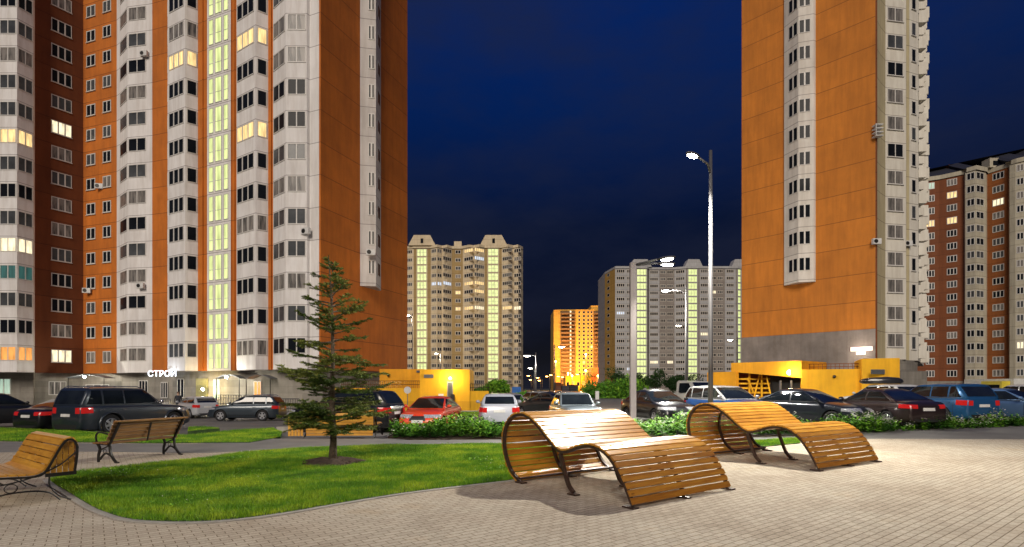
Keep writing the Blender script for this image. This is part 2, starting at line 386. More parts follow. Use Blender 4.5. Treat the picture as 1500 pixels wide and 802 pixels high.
def kerb_line(pts, w=.15, h=.13):
    for a, b in zip(pts, pts[1:]):
        L = math.dist(a, b); k = max(1, int(L/1.0))
        for i in range(k):
            p = [a[j]+(b[j]-a[j])*i/k for j in (0, 1)]; q = [a[j]+(b[j]-a[j])*(i+.985)/k for j in (0, 1)]
            mb.wallbox(p, q, w, -.45, .03)
kerb_line([(-40, 22.6), (-20.2, 22.4), (-18.3, 22.1)]); kerb_line([gp(405, 626.5), gp(575, 625)])
kerb_line([(8, 20.9), (14, 21.6), (30, 25.0)])
tag(mb.build('kerb', 'kerb'), kind='structure')
mb = MB(); nr = 28                                                  # mound of bare soil round the spruce
for j in range(4):
    pass
rng = random.Random(3); rings = [(0, .10), (.25, .10), (.45, .07), (.62, .02), (.72, -.01)]; vs = []; fs = []
for j, (r, z) in enumerate(rings):
    for i in range(nr):
        a = 2*math.pi*i/nr; rr = r*(1+.12*math.sin(3*a)+rng.uniform(-.06, .06)); vs.append((TREE[0]+rr*math.cos(a), TREE[1]+rr*math.sin(a), z+.015+rng.uniform(-.012, .018)*(r > 0)))
for j in range(len(rings)-1):
    for i in range(nr): fs.append((j*nr+i, (j+1)*nr+i, (j+1)*nr+(i+1) % nr, j*nr+(i+1) % nr))
for _ in range(260):
    a = rng.uniform(0, 6.28); r = rng.uniform(.05, .66); q = rng.uniform(.012, .035)
    mb.box((TREE[0]+r*math.cos(a), TREE[1]+r*math.sin(a), .02+.09*(1-r/.7)+q*.4), (q, q*1.3, q), rng.uniform(0, 3))
mb.add(vs, fs); tag(mb.build('soil_mound', 'soil'), kind='structure')

# ---------------------------------------------------------------- plants
def spruce():
    rng = random.Random(11); h = 4.55
    t = thing('spruce_tree', 'young spruce with sparse drooping boughs standing in bare soil on the near lawn', 'tree', (TREE[0], TREE[1], 0))
    tr = MB(); tr.tube([(.0, 0, 0), (.02, .01, .5), (-.01, 0, 1.3), (.0, .02, 2.2), (.0, 0, 3.2), (-.05, 0, 4.1), (-.09, 0, h)], [.1, .072, .06, .045, .03, .018, .007], 9)
    lim = []; V = []; T = []
    def needles(p, d, ln, dens, nl, tone):
        n = max(4, int(ln*dens)); s = np.linspace(.02, 1, n)[:, None]; P0 = np.array(p)+np.array(d)*ln*s
        g = np.random.default_rng(rng.randrange(1 << 30)); r = g.normal(size=(n, 3)); d_ = np.array(d); r -= (r@d_)[:, None]*d_; r /= np.linalg.norm(r, axis=1)[:, None]
        tip = P0+(r*.75+d_*.65+np.array((0,0,-.12)))*nl*1.15*g.uniform(.7, 1.2, (n, 1)); sd = np.cross(d_, r)*.0075
        V.append(np.stack([P0-sd, P0+sd, tip], 1)); T.append(np.clip(tone+g.uniform(-.2, .2, n), 0, 1))
    z = .74
    while z < h-.15:
        k = 5 if z < 2.4 else 4; a0 = rng.uniform(0, 6.3)
        for i in range(k):
            a = a0+i*6.283/k+rng.uniform(-.35, .35); zz = z+rng.uniform(-.1, .1); fr = zz/h
            L = (1.72*(1-fr)**.9+.08)*rng.uniform(.38, 1.2)
            if zz < 1.1: L *= .85
            up = rng.uniform(-.02, .42) if fr < .6 else rng.uniform(.25, .6)
            dirs = Vector((math.cos(a), math.sin(a), up)).normalized(); p = Vector((0, 0, zz)); pts = [p]; seg = max(3, int(L/.13))
            for s in range(seg):
                dirs = (dirs+Vector((rng.uniform(-.07, .07), rng.uniform(-.07, .07), (-.04 if s < seg*.4 else .05)))).normalized(); p = p+dirs*L/seg; pts.append(p)
            tr.tube(pts, [.016*(1-.8*s/seg)+.002 for s in range(seg+1)], 5, cap=False)
            tone = rng.uniform(.25, .75)
            for s in range(seg):
                q = pts[s+1]; d = (pts[s+1]-pts[s]).normalized()
                if s >= 1: needles(pts[s], d, (pts[s+1]-pts[s]).length, 260, .042, tone)
                sl = L*(1-s/seg)*.5+.09
                for sg in (-1, 1):
                    if rng.random() < .16 or s < 1: continue
                    sd = Vector((-d.y, d.x, 0)).normalized()*sg; td = (d*.75+sd*rng.uniform(.55, .95)+Vector((0, 0, rng.uniform(-.22, .12)))).normalized()
                    l = sl*rng.uniform(.6, 1.1); needles(q, td, l, 240, .04, tone+.1); tr.tube([q, q+td*l], [.004, .0015], 3, cap=False)
                    for m in range(int(l/.085)):
                        q2 = q+td*(l*(m+.6)/(l/.085+.3)); s2 = Vector((-td.y, td.x, rng.uniform(-.3, .1))).normalized()*(1 if m % 2 else -1)
                        needles(q2, (td*.7+s2*.8).normalized(), l*.38*rng.uniform(.5, 1.1)+.02, 240, .038, tone+rng.uniform(-.1, .3))
            needles(p, dirs, .09, 300, .035, .8)
        z += rng.uniform(.13, .19) if z < 3 else rng.uniform(.12, .16)
    needles((-.05, 0, 4.15), (-.09, 0, .99), .42, 200, .04, .5)
    tr.build('trunk', 'bark', t, smooth=True)
    v = np.concatenate(V).reshape(-1, 3); f = np.arange(len(v)).reshape(-1, 3)
    link('crown', np_mesh('crown', v, f, ['needle'], np.concatenate(T)), t)
spruce()

def leafcloud(centres, n, size, seed, dirt=.5):
    """leaf faces spread in clumps: list of (centre, radii)"""
    g = np.random.default_rng(seed); V = []; T = []
    w = np.array([r[0]*r[1]*r[2] for _, r in centres])**.66; w = w/w.sum()
    for (c, r), q in zip(centres, w):
        k = max(8, int(n*q)); d = g.normal(size=(k, 3)); d /= np.linalg.norm(d, axis=1)[:, None]
        rad = g.uniform(.35, 1., (k, 1))**.5*(1+.22*np.sin(d[:, :1]*7+c[0])*np.cos(d[:, 2:]*6)); p = np.array(c)+d*rad*np.array(r)
        a = g.normal(size=(k, 3)); a /= np.linalg.norm(a, axis=1)[:, None]; b = np.cross(a, g.normal(size=(k, 3))); b /= np.linalg.norm(b, axis=1)[:, None]
        s = size*g.uniform(.5, 1.3, (k, 1)); V.append(np.stack([p-a*s, p-b*s*.45, p+a*s, p+b*s*.45], 1)); T.append(np.clip(g.uniform(0, .55)+g.uniform(0, .5, k), 0, 1))
    v = np.concatenate(V).reshape(-1, 3); return v, np.arange(len(v)).reshape(-1, 4), np.concatenate(T)
def tree(px, y, top, wid, label, seed, name='broadleaf_tree', trunk=.35, mat='leaf_far', group='trees and bushes by the far blocks', n=2600, size=.22):
    x, _ = at(px, y); z0 = zg(x, y) if y < 110 else -.3; h = top-z0; rng = random.Random(seed)
    t = thing(name, label, 'tree' if 'tree' in name else 'bush', (x, y, z0), 0, group)
    mb = MB(); mb.tube([(0, 0, -.1), (.05, 0, h*.3), (0, .05, h*.75)], [.05*h**.5+.03, .04*h**.5, .02], 7)
    cs = []
    for k in range(15):
        a = rng.uniform(0, 6.28); rr = rng.uniform(.1, .75)*wid/2; zz = h*(trunk+(1-trunk)*rng.uniform(.12, .86)); s = wid*rng.uniform(.16, .3)
        c = (rr*math.cos(a), rr*math.sin(a)*.8, zz); cs.append((c, (s, s, s*.75)))
        mb.tube([(0, 0, h*.28), (c[0]*.5, c[1]*.5, (zz+h*.3)/2), c], [.06, .04, .015], 4, cap=False)
    mb.build('trunk', 'bark', t, smooth=True)
    v, f, tn = leafcloud(cs, n, size, seed); link('crown', np_mesh('crown', v, f, [mat], tn), t)

def flower_bed(name, pxs, n, h, label, seed, flowers=.25, zoff=None, spread=.16):
    poly = [gp(*p) for p in pxs]; rng = np.random.default_rng(seed); P_ = np.array(poly); lo, hi = P_.min(0), P_.max(0)
    mb = MB(); mb.prism(poly, -.3, .035); tag(mb.build('soil_bed', 'soil'), kind='structure')
    V = []; T = []; MI = []; k = 0
    cl = [(rng.uniform(lo[0], hi[0]), rng.uniform(lo[1], hi[1]), rng.uniform(.3, .8), rng.uniform(.75, 1.3), rng.uniform(-.2, .25)) for _ in range(40)]
    while k < n:
        x, y = rng.uniform(lo[0], hi[0]), rng.uniform(lo[1], hi[1])
        if not inside(poly, np.array([x]), np.array([y]))[0]: continue
        k += 1; hh = h*rng.uniform(.55, 1.1)*(.85+.25*math.sin(x*1.9+seed)); tone = .35+.3*math.sin(x*2.3+y*3.1); hh *= 1
        lean = rng.normal(0, .12, 2); m = 22
        s = rng.uniform(.12, 1, m); az = rng.uniform(0, 6.28, m); ll = rng.uniform(.08, .19, m)*(1.2-.5*s)
        p = np.c_[x+lean[0]*s*hh, y+lean[1]*s*hh, .03+s*hh]; d = np.c_[np.cos(az), np.sin(az), rng.uniform(-.3, .7, m)]; sd = np.c_[-np.sin(az), np.cos(az), rng.uniform(-.3, .3, m)]
        q = np.stack([p, p+d*ll[:, None]*.5+sd*ll[:, None]*.26, p+d*ll[:, None], p+d*ll[:, None]*.5-sd*ll[:, None]*.26], 1)
        V.append(q); T.append(np.clip(tone+.5*(s-.5)+rng.uniform(-.2, .3, m), 0, 1)); MI.append(np.zeros(m))
        if rng.random() < flowers*(1+math.sin(x*1.3+seed)):
            m = int(rng.integers(2, 7)); c = np.c_[x+rng.normal(0, .09, m), y+rng.normal(0, .09, m), .05+hh*rng.uniform(.8, 1.12, m)]
            for e in c:
                for j in range(3):
                    a = j*1.05+rng.uniform(0, 1); r = rng.uniform(.02, .042); dx = np.array((math.cos(a), math.sin(a), rng.uniform(-.4, .4)))*r; dy = np.array((-math.sin(a), math.cos(a), .5))*r*.5
                    V.append(np.stack([e-dx, e-dy, e+dx, e+dy])[None]); T.append(np.array([.9])); MI.append(np.array([1]))
    v = np.concatenate(V).reshape(-1, 3)
    tag(link(name, np_mesh(name, v, np.arange(len(v)).reshape(-1, 4), ['leaf', 'flower'], np.concatenate(T), np.concatenate(MI))), label=label, kind='stuff')
flower_bed('hedge', [(568, 641), (580, 634), (760, 633), (840, 633), (840, 640), (745, 644), (600, 645)], 620, .66, 'low leafy green bed in front of the red and white cars', 5, .04)
flower_bed('hedge', [(900, 638), (905, 632), (1020, 630), (1100, 630), (1100, 636), (1010, 643), (920, 644)], 460, .68, 'bright green leafy bed between the two loungers', 8, .12)
flower_bed('flower_bed', [(1090, 635), (1180, 633), (1290, 631.5), (1400, 628), (1500, 625.5), (1680, 621), (1680, 625), (1500, 631), (1400, 634), (1290, 637.5), (1180, 640), (1090, 641)], 1050, .68, 'long bed of white flowering plants in front of the cars on the right', 9, .45)
# ---------------------------------------------------------------- loungers and benches
PROF = [(0, 0), (-.28, .16), (-.44, .39), (-.51, .63), (-.49, .86), (-.39, 1.03), (-.22, 1.15), (.03, 1.19), (.27, 1.13), (.47, 1.01), (.70, .84), (.90, .70), (1.06, .635),
        (1.25, .67), (1.44, .735), (1.65, .78), (1.85, .765), (2.02, .70), (2.19, .56), (2.34, .36), (2.46, .16), (2.52, .03)]
def make_lounger(label):
    W = 2.36; t = thing('wooden_lounger', label, 'lounger', (0, 0, 0), 0, 'wavy slatted loungers on the plaza')
    curve = catmull(PROF, 6); pts = resample(curve, .1085); sl = MB(); tones = []; rng = random.Random(5)
    for i in range(len(pts)-1):
        a, b = pts[i], pts[i+1]; c = (a+b)/2; d = (b-a)/np.linalg.norm(b-a); nn = np.array((-d[1], d[0]))
        if c[1] < .07: continue
        hw = .0472; th = .028; o = c+nn*.022
        u = Vector((d[0], 0, d[1])); nv = Vector((nn[0], 0, nn[1]))
        off = rng.uniform(-.008, .008)
        p = Vector((o[0], off, o[1]))-u*hw
        ch = .006; sec = [(0+ch, 0), (2*hw-ch, 0), (2*hw, ch), (2*hw, th-ch), (2*hw-ch, th), (ch, th), (0, th-ch), (0, ch)]
        vs = [p+u*x+nv*z+Vector((0, y, 0)) for y in (0, W) for x, z in sec]; n = 8
        fs = [tuple(range(n)), tuple(range(n, 2*n))[::-1]]+[(k, k+n, (k+1) % n+n, (k+1) % n) for k in range(n)]
        sl.add(vs, fs)
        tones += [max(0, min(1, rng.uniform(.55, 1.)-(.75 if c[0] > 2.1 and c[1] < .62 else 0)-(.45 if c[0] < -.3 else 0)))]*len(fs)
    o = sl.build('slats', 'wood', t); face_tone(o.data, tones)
    fine = resample(curve, .05)
    for y in (.0, W/2, W):
        f = MB(); f.band([(p[0], y+(.03 if y == 0 else -.03 if y == W else 0), p[1]) for p in fine], .055, .045, (0, 1, 0))
        # foot plates and the S-shaped prop under the seat dip
        f.box((.03, y, .012), (.2, .12, .02)); f.box((2.5, y, .012), (.2, .12, .02))
        prop = catmull([(1.02, .61), (1.06, .5), (1.13, .32), (1.22, .13), (1.33, .03)], 5)
        f.band([(p[0], y+(.03 if y == 0 else -.03 if y == W else 0), p[1]) for p in prop], .055, .05, (0, 1, 0)); f.box((1.36, y, .012), (.18, .11, .02))
        f.build('frame', 'steel_brown', t)
        b = MB()
        for u, z in ((.02, .025), (2.5, .025), (1.4, .025)): b.tube([(u, y, z), (u, y, z+.03)], .012, 6)
        b.build('bolt', 'chrome', t)
    g = MB(); g.tube([(-.02, 0, .07), (-.02, W, .07)], .022, 8); g.build('cross_bar', 'steel_brown', t)
    return t
l1 = make_lounger('wavy slatted lounger nearest the camera, with white lamp glare on its backrest')
A = Vector((1.64, 7.5, 0)); ang = R(-53.5)     # front foot of the near side; u axis points to it
def put_lounger(t, A, ang, s):
    u = Vector((math.cos(ang), math.sin(ang), 0)); t.location = A-u*2.52*s; t.rotation_euler = (0, 0, ang); t.scale = (s, s, s)
put_lounger(l1, A, ang, 1.0)
l2 = copy_tree(l1); l2['label'] = 'golden slatted wave lounger further right, behind the one by the lawn'
put_lounger(l2, Vector((6.1, 10.9, 0)), R(-57), 1.05)

def bench_wave(label):
    """wooden bench whose slatted seat runs up and over a boxed back, on thin curled iron legs"""
    Lb = 1.75; t = thing('slatted_bench', label, 'bench', group='benches with a boxed back')
    prof = catmull([(.92, .38), (.86, .435), (.7, .445), (.45, .43), (.22, .415), (.10, .43), (.03, .50), (-.06, .68), (-.13, .82), (-.19, .905), (-.25, .92), (-.30, .87), (-.32, .76), (-.31, .60), (-.29, .44)], 6)
    pts = resample(prof, .098); s = MB(); tones = []; rng = random.Random(2)
    for i in range(len(pts)-1):
        a, b = pts[i], pts[i+1]; c = (a+b)/2; d = (b-a)/np.linalg.norm(b-a); nn = np.array((d[1], -d[0]))
        u = Vector((d[0], 0, d[1])); nv = Vector((nn[0], 0, nn[1])); o = Vector((c[0], 0, c[1]))-u*.043
        s.obox(o, u*.086, (0, Lb, 0), nv*.024); tones += [rng.uniform(.6, 1)]*6
    o = s.build('slats', 'wood_bench', t); face_tone(o.data, tones)
    for y in (.0, Lb):
        e = MB()
        for k in range(5):                          # upright boards closing each end of the box
            x = -.26+.07*k; top = .86-.0*k if k < 2 else .80-.12*(k-2); e.box((x, y+(.02 if y == 0 else -.02), (.42+top)/2), (.058, .018, top-.42))
        o = e.build('end_panel', 'wood_bench', t); face_tone(o.data, [.8]*len(o.data.polygons))
        f = MB(); yy = y-.015 if y == 0 else y+.015
        f.band([(p[0], yy, p[1]-.02) for p in resample(prof, .05)], .03, .028, (0, 1, 0))
        f.box((-.13, yy, .40), (.36, .03, .05))
        f.tube([(x, yy, z) for x, z in catmull([(.95, 0), (.98, .16), (.9, .26), (.7, .3), (.3, .36), (-.06, .5), (-.26, .66), (-.33, .76), (-.30, .84)], 5)], .011, 6)
        f.tube([(x, yy, z) for x, z in catmull([(.9, 0), (.7, .13), (.4, .2), (.05, .17), (-.12, .03)], 5)], .012, 6)
        f.tube([(x, yy, z) for x, z in catmull([(.0, .40), (.0, .25), (-.1, .1), (-.25, .01)], 5)], .012, 6)
        f.tube([(x, yy, z) for x, z in catmull([(.75, .42), (.78, .25), (.86, .1), (1.0, .01)], 5)], .012, 6)
        f.tube([(.42+.07*math.cos(a), yy, .265+.06*math.sin(a)) for a in [k*math.pi/8 for k in range(17)]], .007, 5)
        f.build('leg', 'iron', t)
    g = MB(); g.tube([(.5, 0, .33), (.5, Lb, .33)], .012, 6); g.build('cross_bar', 'iron', t)
    return t
# bench facing lower left: u axis (front) points at (-.6,-.8)
b1 = bench_wave('yellow slatted bench with curled iron legs, cut off by the left picture edge')
u = Vector((-.593, -.805, 0)); th = math.atan2(u.y, u.x)
b1.rotation_euler = (0, 0, th); b1.scale = (1.0, 1.0, 1.0)
yl = Vector((-math.sin(th), math.cos(th), 0)); near = Vector((-6.55, 7.85, 0))
b1.location = Vector((-8.12, 8.84, 0))-u*.08
b3 = copy_tree(b1); b3['label'] = 'yellow slatted bench seen from behind, beyond the spruce trunk'
p = gp(541, 643); b3.location = (p[0]+.08, p[1]+.5, 0); b3.rotation_euler = (0, 0, R(92)); b3.scale = (1.1, 1.3, 1.0)
mb = MB()                                        # this one is boarded down to the paving, with an upright-boarded box at its far end
for k in range(4): mb.box((-.22+.012*k, .875, .385-.09*k), (.024, 1.68, .078))
o = mb.build('lower_back', 'wood_bench', b3); face_tone(o.data, [.95]*len(o.data.polygons))
mb = MB()
for k in range(5): mb.box((-.27-.01*k, 1.80+.075*k, .41), (.024, .06, .66))
o = mb.build('side_box', 'wood_bench', b3); face_tone(o.data, [.95]*len(o.data.polygons))

def park_bench():
    t = thing('park_bench', 'brown plank bench seen from behind, on the paving left of the lawn', 'bench')
    Lb = 1.78; s = MB(); tn = []; rng = random.Random(4)
    for k in range(4): s.box((.10+.105*k, Lb/2, .43+.012*math.sin(k)), (.092, Lb, .035)); tn += [rng.uniform(.5, 1)]*6
    o = s.build('seat', 'wood_old', t); face_tone(o.data, tn)
    s = MB(); tn = []
    for k in range(5):
        z = .50+.088*k; x = .02-.05*k; d = Vector((-.28, 0, .96)); s.obox(Vector((x, 0, z)), d*.078, (0, Lb, 0), Vector((.96, 0, .28))*.028); tn += [rng.uniform(.5, 1)]*6
    s.box((-.24, Lb/2, .925), (.10, Lb, .035)); tn += [.9]*6
    o = s.build('backrest', 'wood_old', t); face_tone(o.data, tn)
    for y in (.09, Lb-.09):
        f = MB()
        def S(pts, w=.035, th=.05): f.band([(x, y, z) for x, z in catmull(pts, 6)], w, th, (0, 1, 0))
        S([(.06, .42), (.05, .28), (.0, .15), (-.12, .02), (-.2, 0)]); S([(.44, .42), (.36, .3), (.40, .15), (.40, 0)])
        S([(.36, .06), (.2, .2), (.04, .16), (-.08, .05)], .03, .035); S([(.40, .25), (.2, .33), (.03, .40)], .03, .025)
        f.tube([(.21+.045*math.cos(a), y, .25+.045*math.sin(a)) for a in [k*math.pi/6 for k in range(13)]], .008, 5)
        S([(.05, .42), (-.03, .56), (-.14, .74), (-.25, .92)], .035, .045); S([(.5, .42), (.06, .40)], .04, .04)
        S([(.46, .43), (.48, .58), (.40, .66), (.2, .65), (-.03, .60), (-.10, .68), (-.02, .72)], .03, .028)
        f.build('leg', 'iron', t)
    g = MB(); g.obox((-.035, Lb/2-.02, .42), Vector((-.28, 0, .96))*.5, (0, .04, 0), Vector((-.96, 0, -.28))*.012); g.build('back_strap', 'iron', t)
    return t
b2 = park_bench(); p0 = Vector((*gp(176, 679), 0)); p1 = Vector((*gp(277, 665.5), 0)); d = (p1-p0).normalized()
b2.rotation_euler = (0, 0, math.atan2(d.y, d.x)+math.pi/2); b2.location = p1+Vector((0, 0, 0)) # local y runs from the far end to the near end
b2.location = p1+Vector((-.25, 0, 0))

# ---------------------------------------------------------------- lamps
def street_lamp(px, y, top, arms, label, w=.13, square=False, power=0, lit='lamp_on', head=.62, arm=1.0, col=(1, .95, .84), small=False, zb=None):
    x, _ = at(px, y); z0 = (zg(x, y) if y < 110 else -.3) if zb is None else zb
    t = thing('street_lamp', label, 'street lamp', (x, y, z0), 0, 'street lamps'); h = top-z0
    mb = MB()
    if square: mb.box((0, 0, h/2), (w, w, h)); mb.box((0, 0, .1), (w*1.7, w*1.7, .2))
    else: mb.tube([(0, 0, 0), (0, 0, h*.3), (0, 0, h)], [w*.62, w*.5, w*.36], 12); mb.tube([(0, 0, 0), (0, 0, .35)], w*.8, 12)
    mb.build('pole', 'pole_pale' if square else 'pole', t, smooth=not square)
    for (dx, dy, dz) in arms:
        a = MB(); a.tube([(0, 0, h-.75), (dx*.25*arm, dy*.25*arm, h-.45+dz), (dx*.9*arm, dy*.9*arm, h-.38+dz)] if not square else [(0, 0, h-.1), (dx*arm*.9, dy*arm*.9, h+dz)], [.035, .035, .03] if not square else .05, 7)
        a.build('arm', 'pole', t, smooth=True)
        hc = Vector((dx*arm, dy*arm, (h-.38 if not square else h)+dz)); an = math.atan2(dy, dx)
        s = MB(); s.sphere((0, 0, 0), 1, 14, 8, (head*.5, head*.2, head*.1)); s.v = [(v[0]*math.cos(an)-v[1]*math.sin(an)+hc.x+dx*head*.35, v[0]*math.sin(an)+v[1]*math.cos(an)+hc.y+dy*head*.35, v[2]+hc.z) for v in s.v]
        s.build('lamp_head', 'lamp_shell', t, smooth=True)
        s = MB(); s.sphere((0, 0, 0), 1, 14, 8, (head*.36, head*.16, head*.11)); s.v = [(v[0]*math.cos(an)-v[1]*math.sin(an)+hc.x+dx*head*.38, v[0]*math.sin(an)+v[1]*math.cos(an)+hc.y+dy*head*.38, v[2]+hc.z-head*.045) for v in s.v]
        s.build('lens', lit, t, smooth=True)
        if power:
            l = bpy.data.lights.new('lamp_light', 'SPOT' if y < 30 else 'POINT'); l.energy = power; l.color = col; l.shadow_soft_size = .2; l.specular_factor = .4; spot = l.type == 'SPOT'
            if spot: l.spot_size = R(160); l.spot_blend = .5
            lo = bpy.data.objects.new('lamp_light', l); C.objects.link(lo); lo.location = Vector(t.location)+hc+Vector((dx*head*.38, dy*head*.38, -.12)); lo.rotation_euler = Vector((dx*.45, dy*.45-.25, -1)).to_track_quat('-Z', 'Y').to_euler()
            
street_lamp(1041, 17, 9.05, [(-.8, -.62, 0)], 'tall round white street lamp with one lit head, between loungers and cars', .14, power=7000, arm=.72)
street_lamp(927, 24, 7.15, [(.8, -.6, 0), (1, .1, .02)], 'square white street lamp with two lit heads, beside the black sedan', .25, True, 2300, arm=1.25, head=.8)
street_lamp(1005, 41, 9.4, [(-1, 0, 0)], 'slimmer street lamp with a lit head behind the white pickup', .16, power=6500, arm=1.2, head=.9)
street_lamp(785, 75, hz(523, 75)+.6, [(-1, 0, 0)], 'far street lamp lit white left of the dark gap between blocks', .22, lit='lamp_far', head=1.3, arm=.7, power=6000)
street_lamp(783, 110, hz(540, 110)+.5, [(-1, 0, 0)], 'smaller lamp just under the far white one', .2, lit='lamp_far', head=1.2, arm=.4)
street_lamp(812, 130, hz(509, 130)+.6, [(1, 0, 0)], 'far lit lamp in front of the yellow block', .3, lit='lamp_far', head=2.0, arm=1.0)
street_lamp(1007, 90, hz(477, 90)+.4, [(-1, 0, 0)], 'far lamp with thin arm in front of the grey block, nearer its left part', .2, lit='lamp_far', head=1.2, arm=1.0)
street_lamp(1080, 90, hz(498, 90)+.4, [(-1, 0, 0)], 'far lamp with thin arm beside the edge of the right tower', .2, lit='lamp_far', head=1.2, arm=.7)
for i, (px, py) in enumerate([(778, 551), (781, 557), (792, 554), (794, 558), (805, 552), (811, 550), (822, 552), (828, 553), (766, 559), (850, 549)]):
    street_lamp(px, 260, hz(py, 260)+.6, [(-1, 0, 0)], 'tiny orange lamp in the row of lamps at the far roadside', .35, lit='lamp_orange', head=1.9, arm=.6, zb=-.3)
for i, (px, py) in enumerate([(645, 519), (604, 463)]):
    street_lamp(px, 150, hz(py, 150)+.6, [(-1, 0, 0)], ['far lamp in front of the beige block, left of its middle', 'higher far lamp at the left edge of the beige block'][i], .25, lit='lamp_far', power=15000, col=(1, .8, .55), head=1.3, arm=.6, zb=-.3)
# ---------------------------------------------------------------- cars
PAINT = {}
def paint(col, metal=.35):
    k = (col, metal)
    if k not in PAINT:
        m, nt, b = base_mat('car_paint'); v = coords(nt)
        c = ramp(nt, noise(nt, v, 1.2, 3), [(.3, tuple(x*.9 for x in col)), (.7, col)]); nt.links.new(c, b.inputs['Base Color'])
        b.inputs['Metallic'].default_value = metal; b.inputs['Roughness'].default_value = .32; b.inputs['Coat Weight'].default_value = .8; b.inputs['Coat Roughness'].default_value = .06
        PAINT[k] = m
    return PAINT[k]
KINDS_CAR = {
 'sedan': dict(L=4.5, W=1.78, H=1.46, r=.32, fa=.305, ra=-.29, top=[(-.5, .60), (-.495, .86), (-.47, .97), (-.34, 1.0), (-.1, .955), (.22, .93), (.33, .88), (.43, .78), (.485, .64), (.5, .48)], cab=(-.37, -.17, .03, .24), tl=(.74, .88), hl=(.60, .74)),
 'hatch': dict(L=4.2, W=1.77, H=1.50, r=.32, fa=.315, ra=-.30, top=[(-.5, .62), (-.498, .96), (-.485, 1.03), (-.44, 1.04), (-.1, .98), (.22, .95), (.33, .90), (.43, .79), (.485, .64), (.5, .48)], cab=(-.485, -.37, .02, .25), tl=(.74, .94), hl=(.62, .77)),
 'suv': dict(L=4.6, W=1.85, H=1.68, r=.37, fa=.305, ra=-.28, top=[(-.5, .66), (-.498, 1.03), (-.488, 1.10), (-.45, 1.11), (-.1, 1.07), (.2, 1.06), (.33, 1.02), (.44, .92), (.487, .74), (.5, .55)], cab=(-.485, -.40, .0, .2), tl=(.80, 1.0), hl=(.74, .88)),
 'offroad': dict(L=4.85, W=1.9, H=1.86, r=.40, fa=.30, ra=-.275, top=[(-.5, .72), (-.498, 1.05), (-.49, 1.16), (-.46, 1.18), (-.1, 1.16), (.2, 1.14), (.36, 1.09), (.46, 1.0), (.49, .82), (.5, .6)], cab=(-.49, -.435, .03, .19), tl=(.86, 1.08), hl=(.8, .98)),
 'old': dict(L=4.1, W=1.55, H=1.47, r=.31, fa=.31, ra=-.27, top=[(-.5, .6), (-.495, .86), (-.48, .93), (-.33, .96), (-.1, .94), (.22, .94), (.4, .93), (.47, .9), (.495, .8), (.5, .5)], cab=(-.35, -.22, .04, .17), tl=(.72, .86), hl=(.68, .84)),
}
def interp(pts, x):
    for (a, b), (c, d) in zip(pts, pts[1:]):
        if x <= c: return b+(d-b)*max(0, (x-a)/(c-a))
    return pts[-1][1]
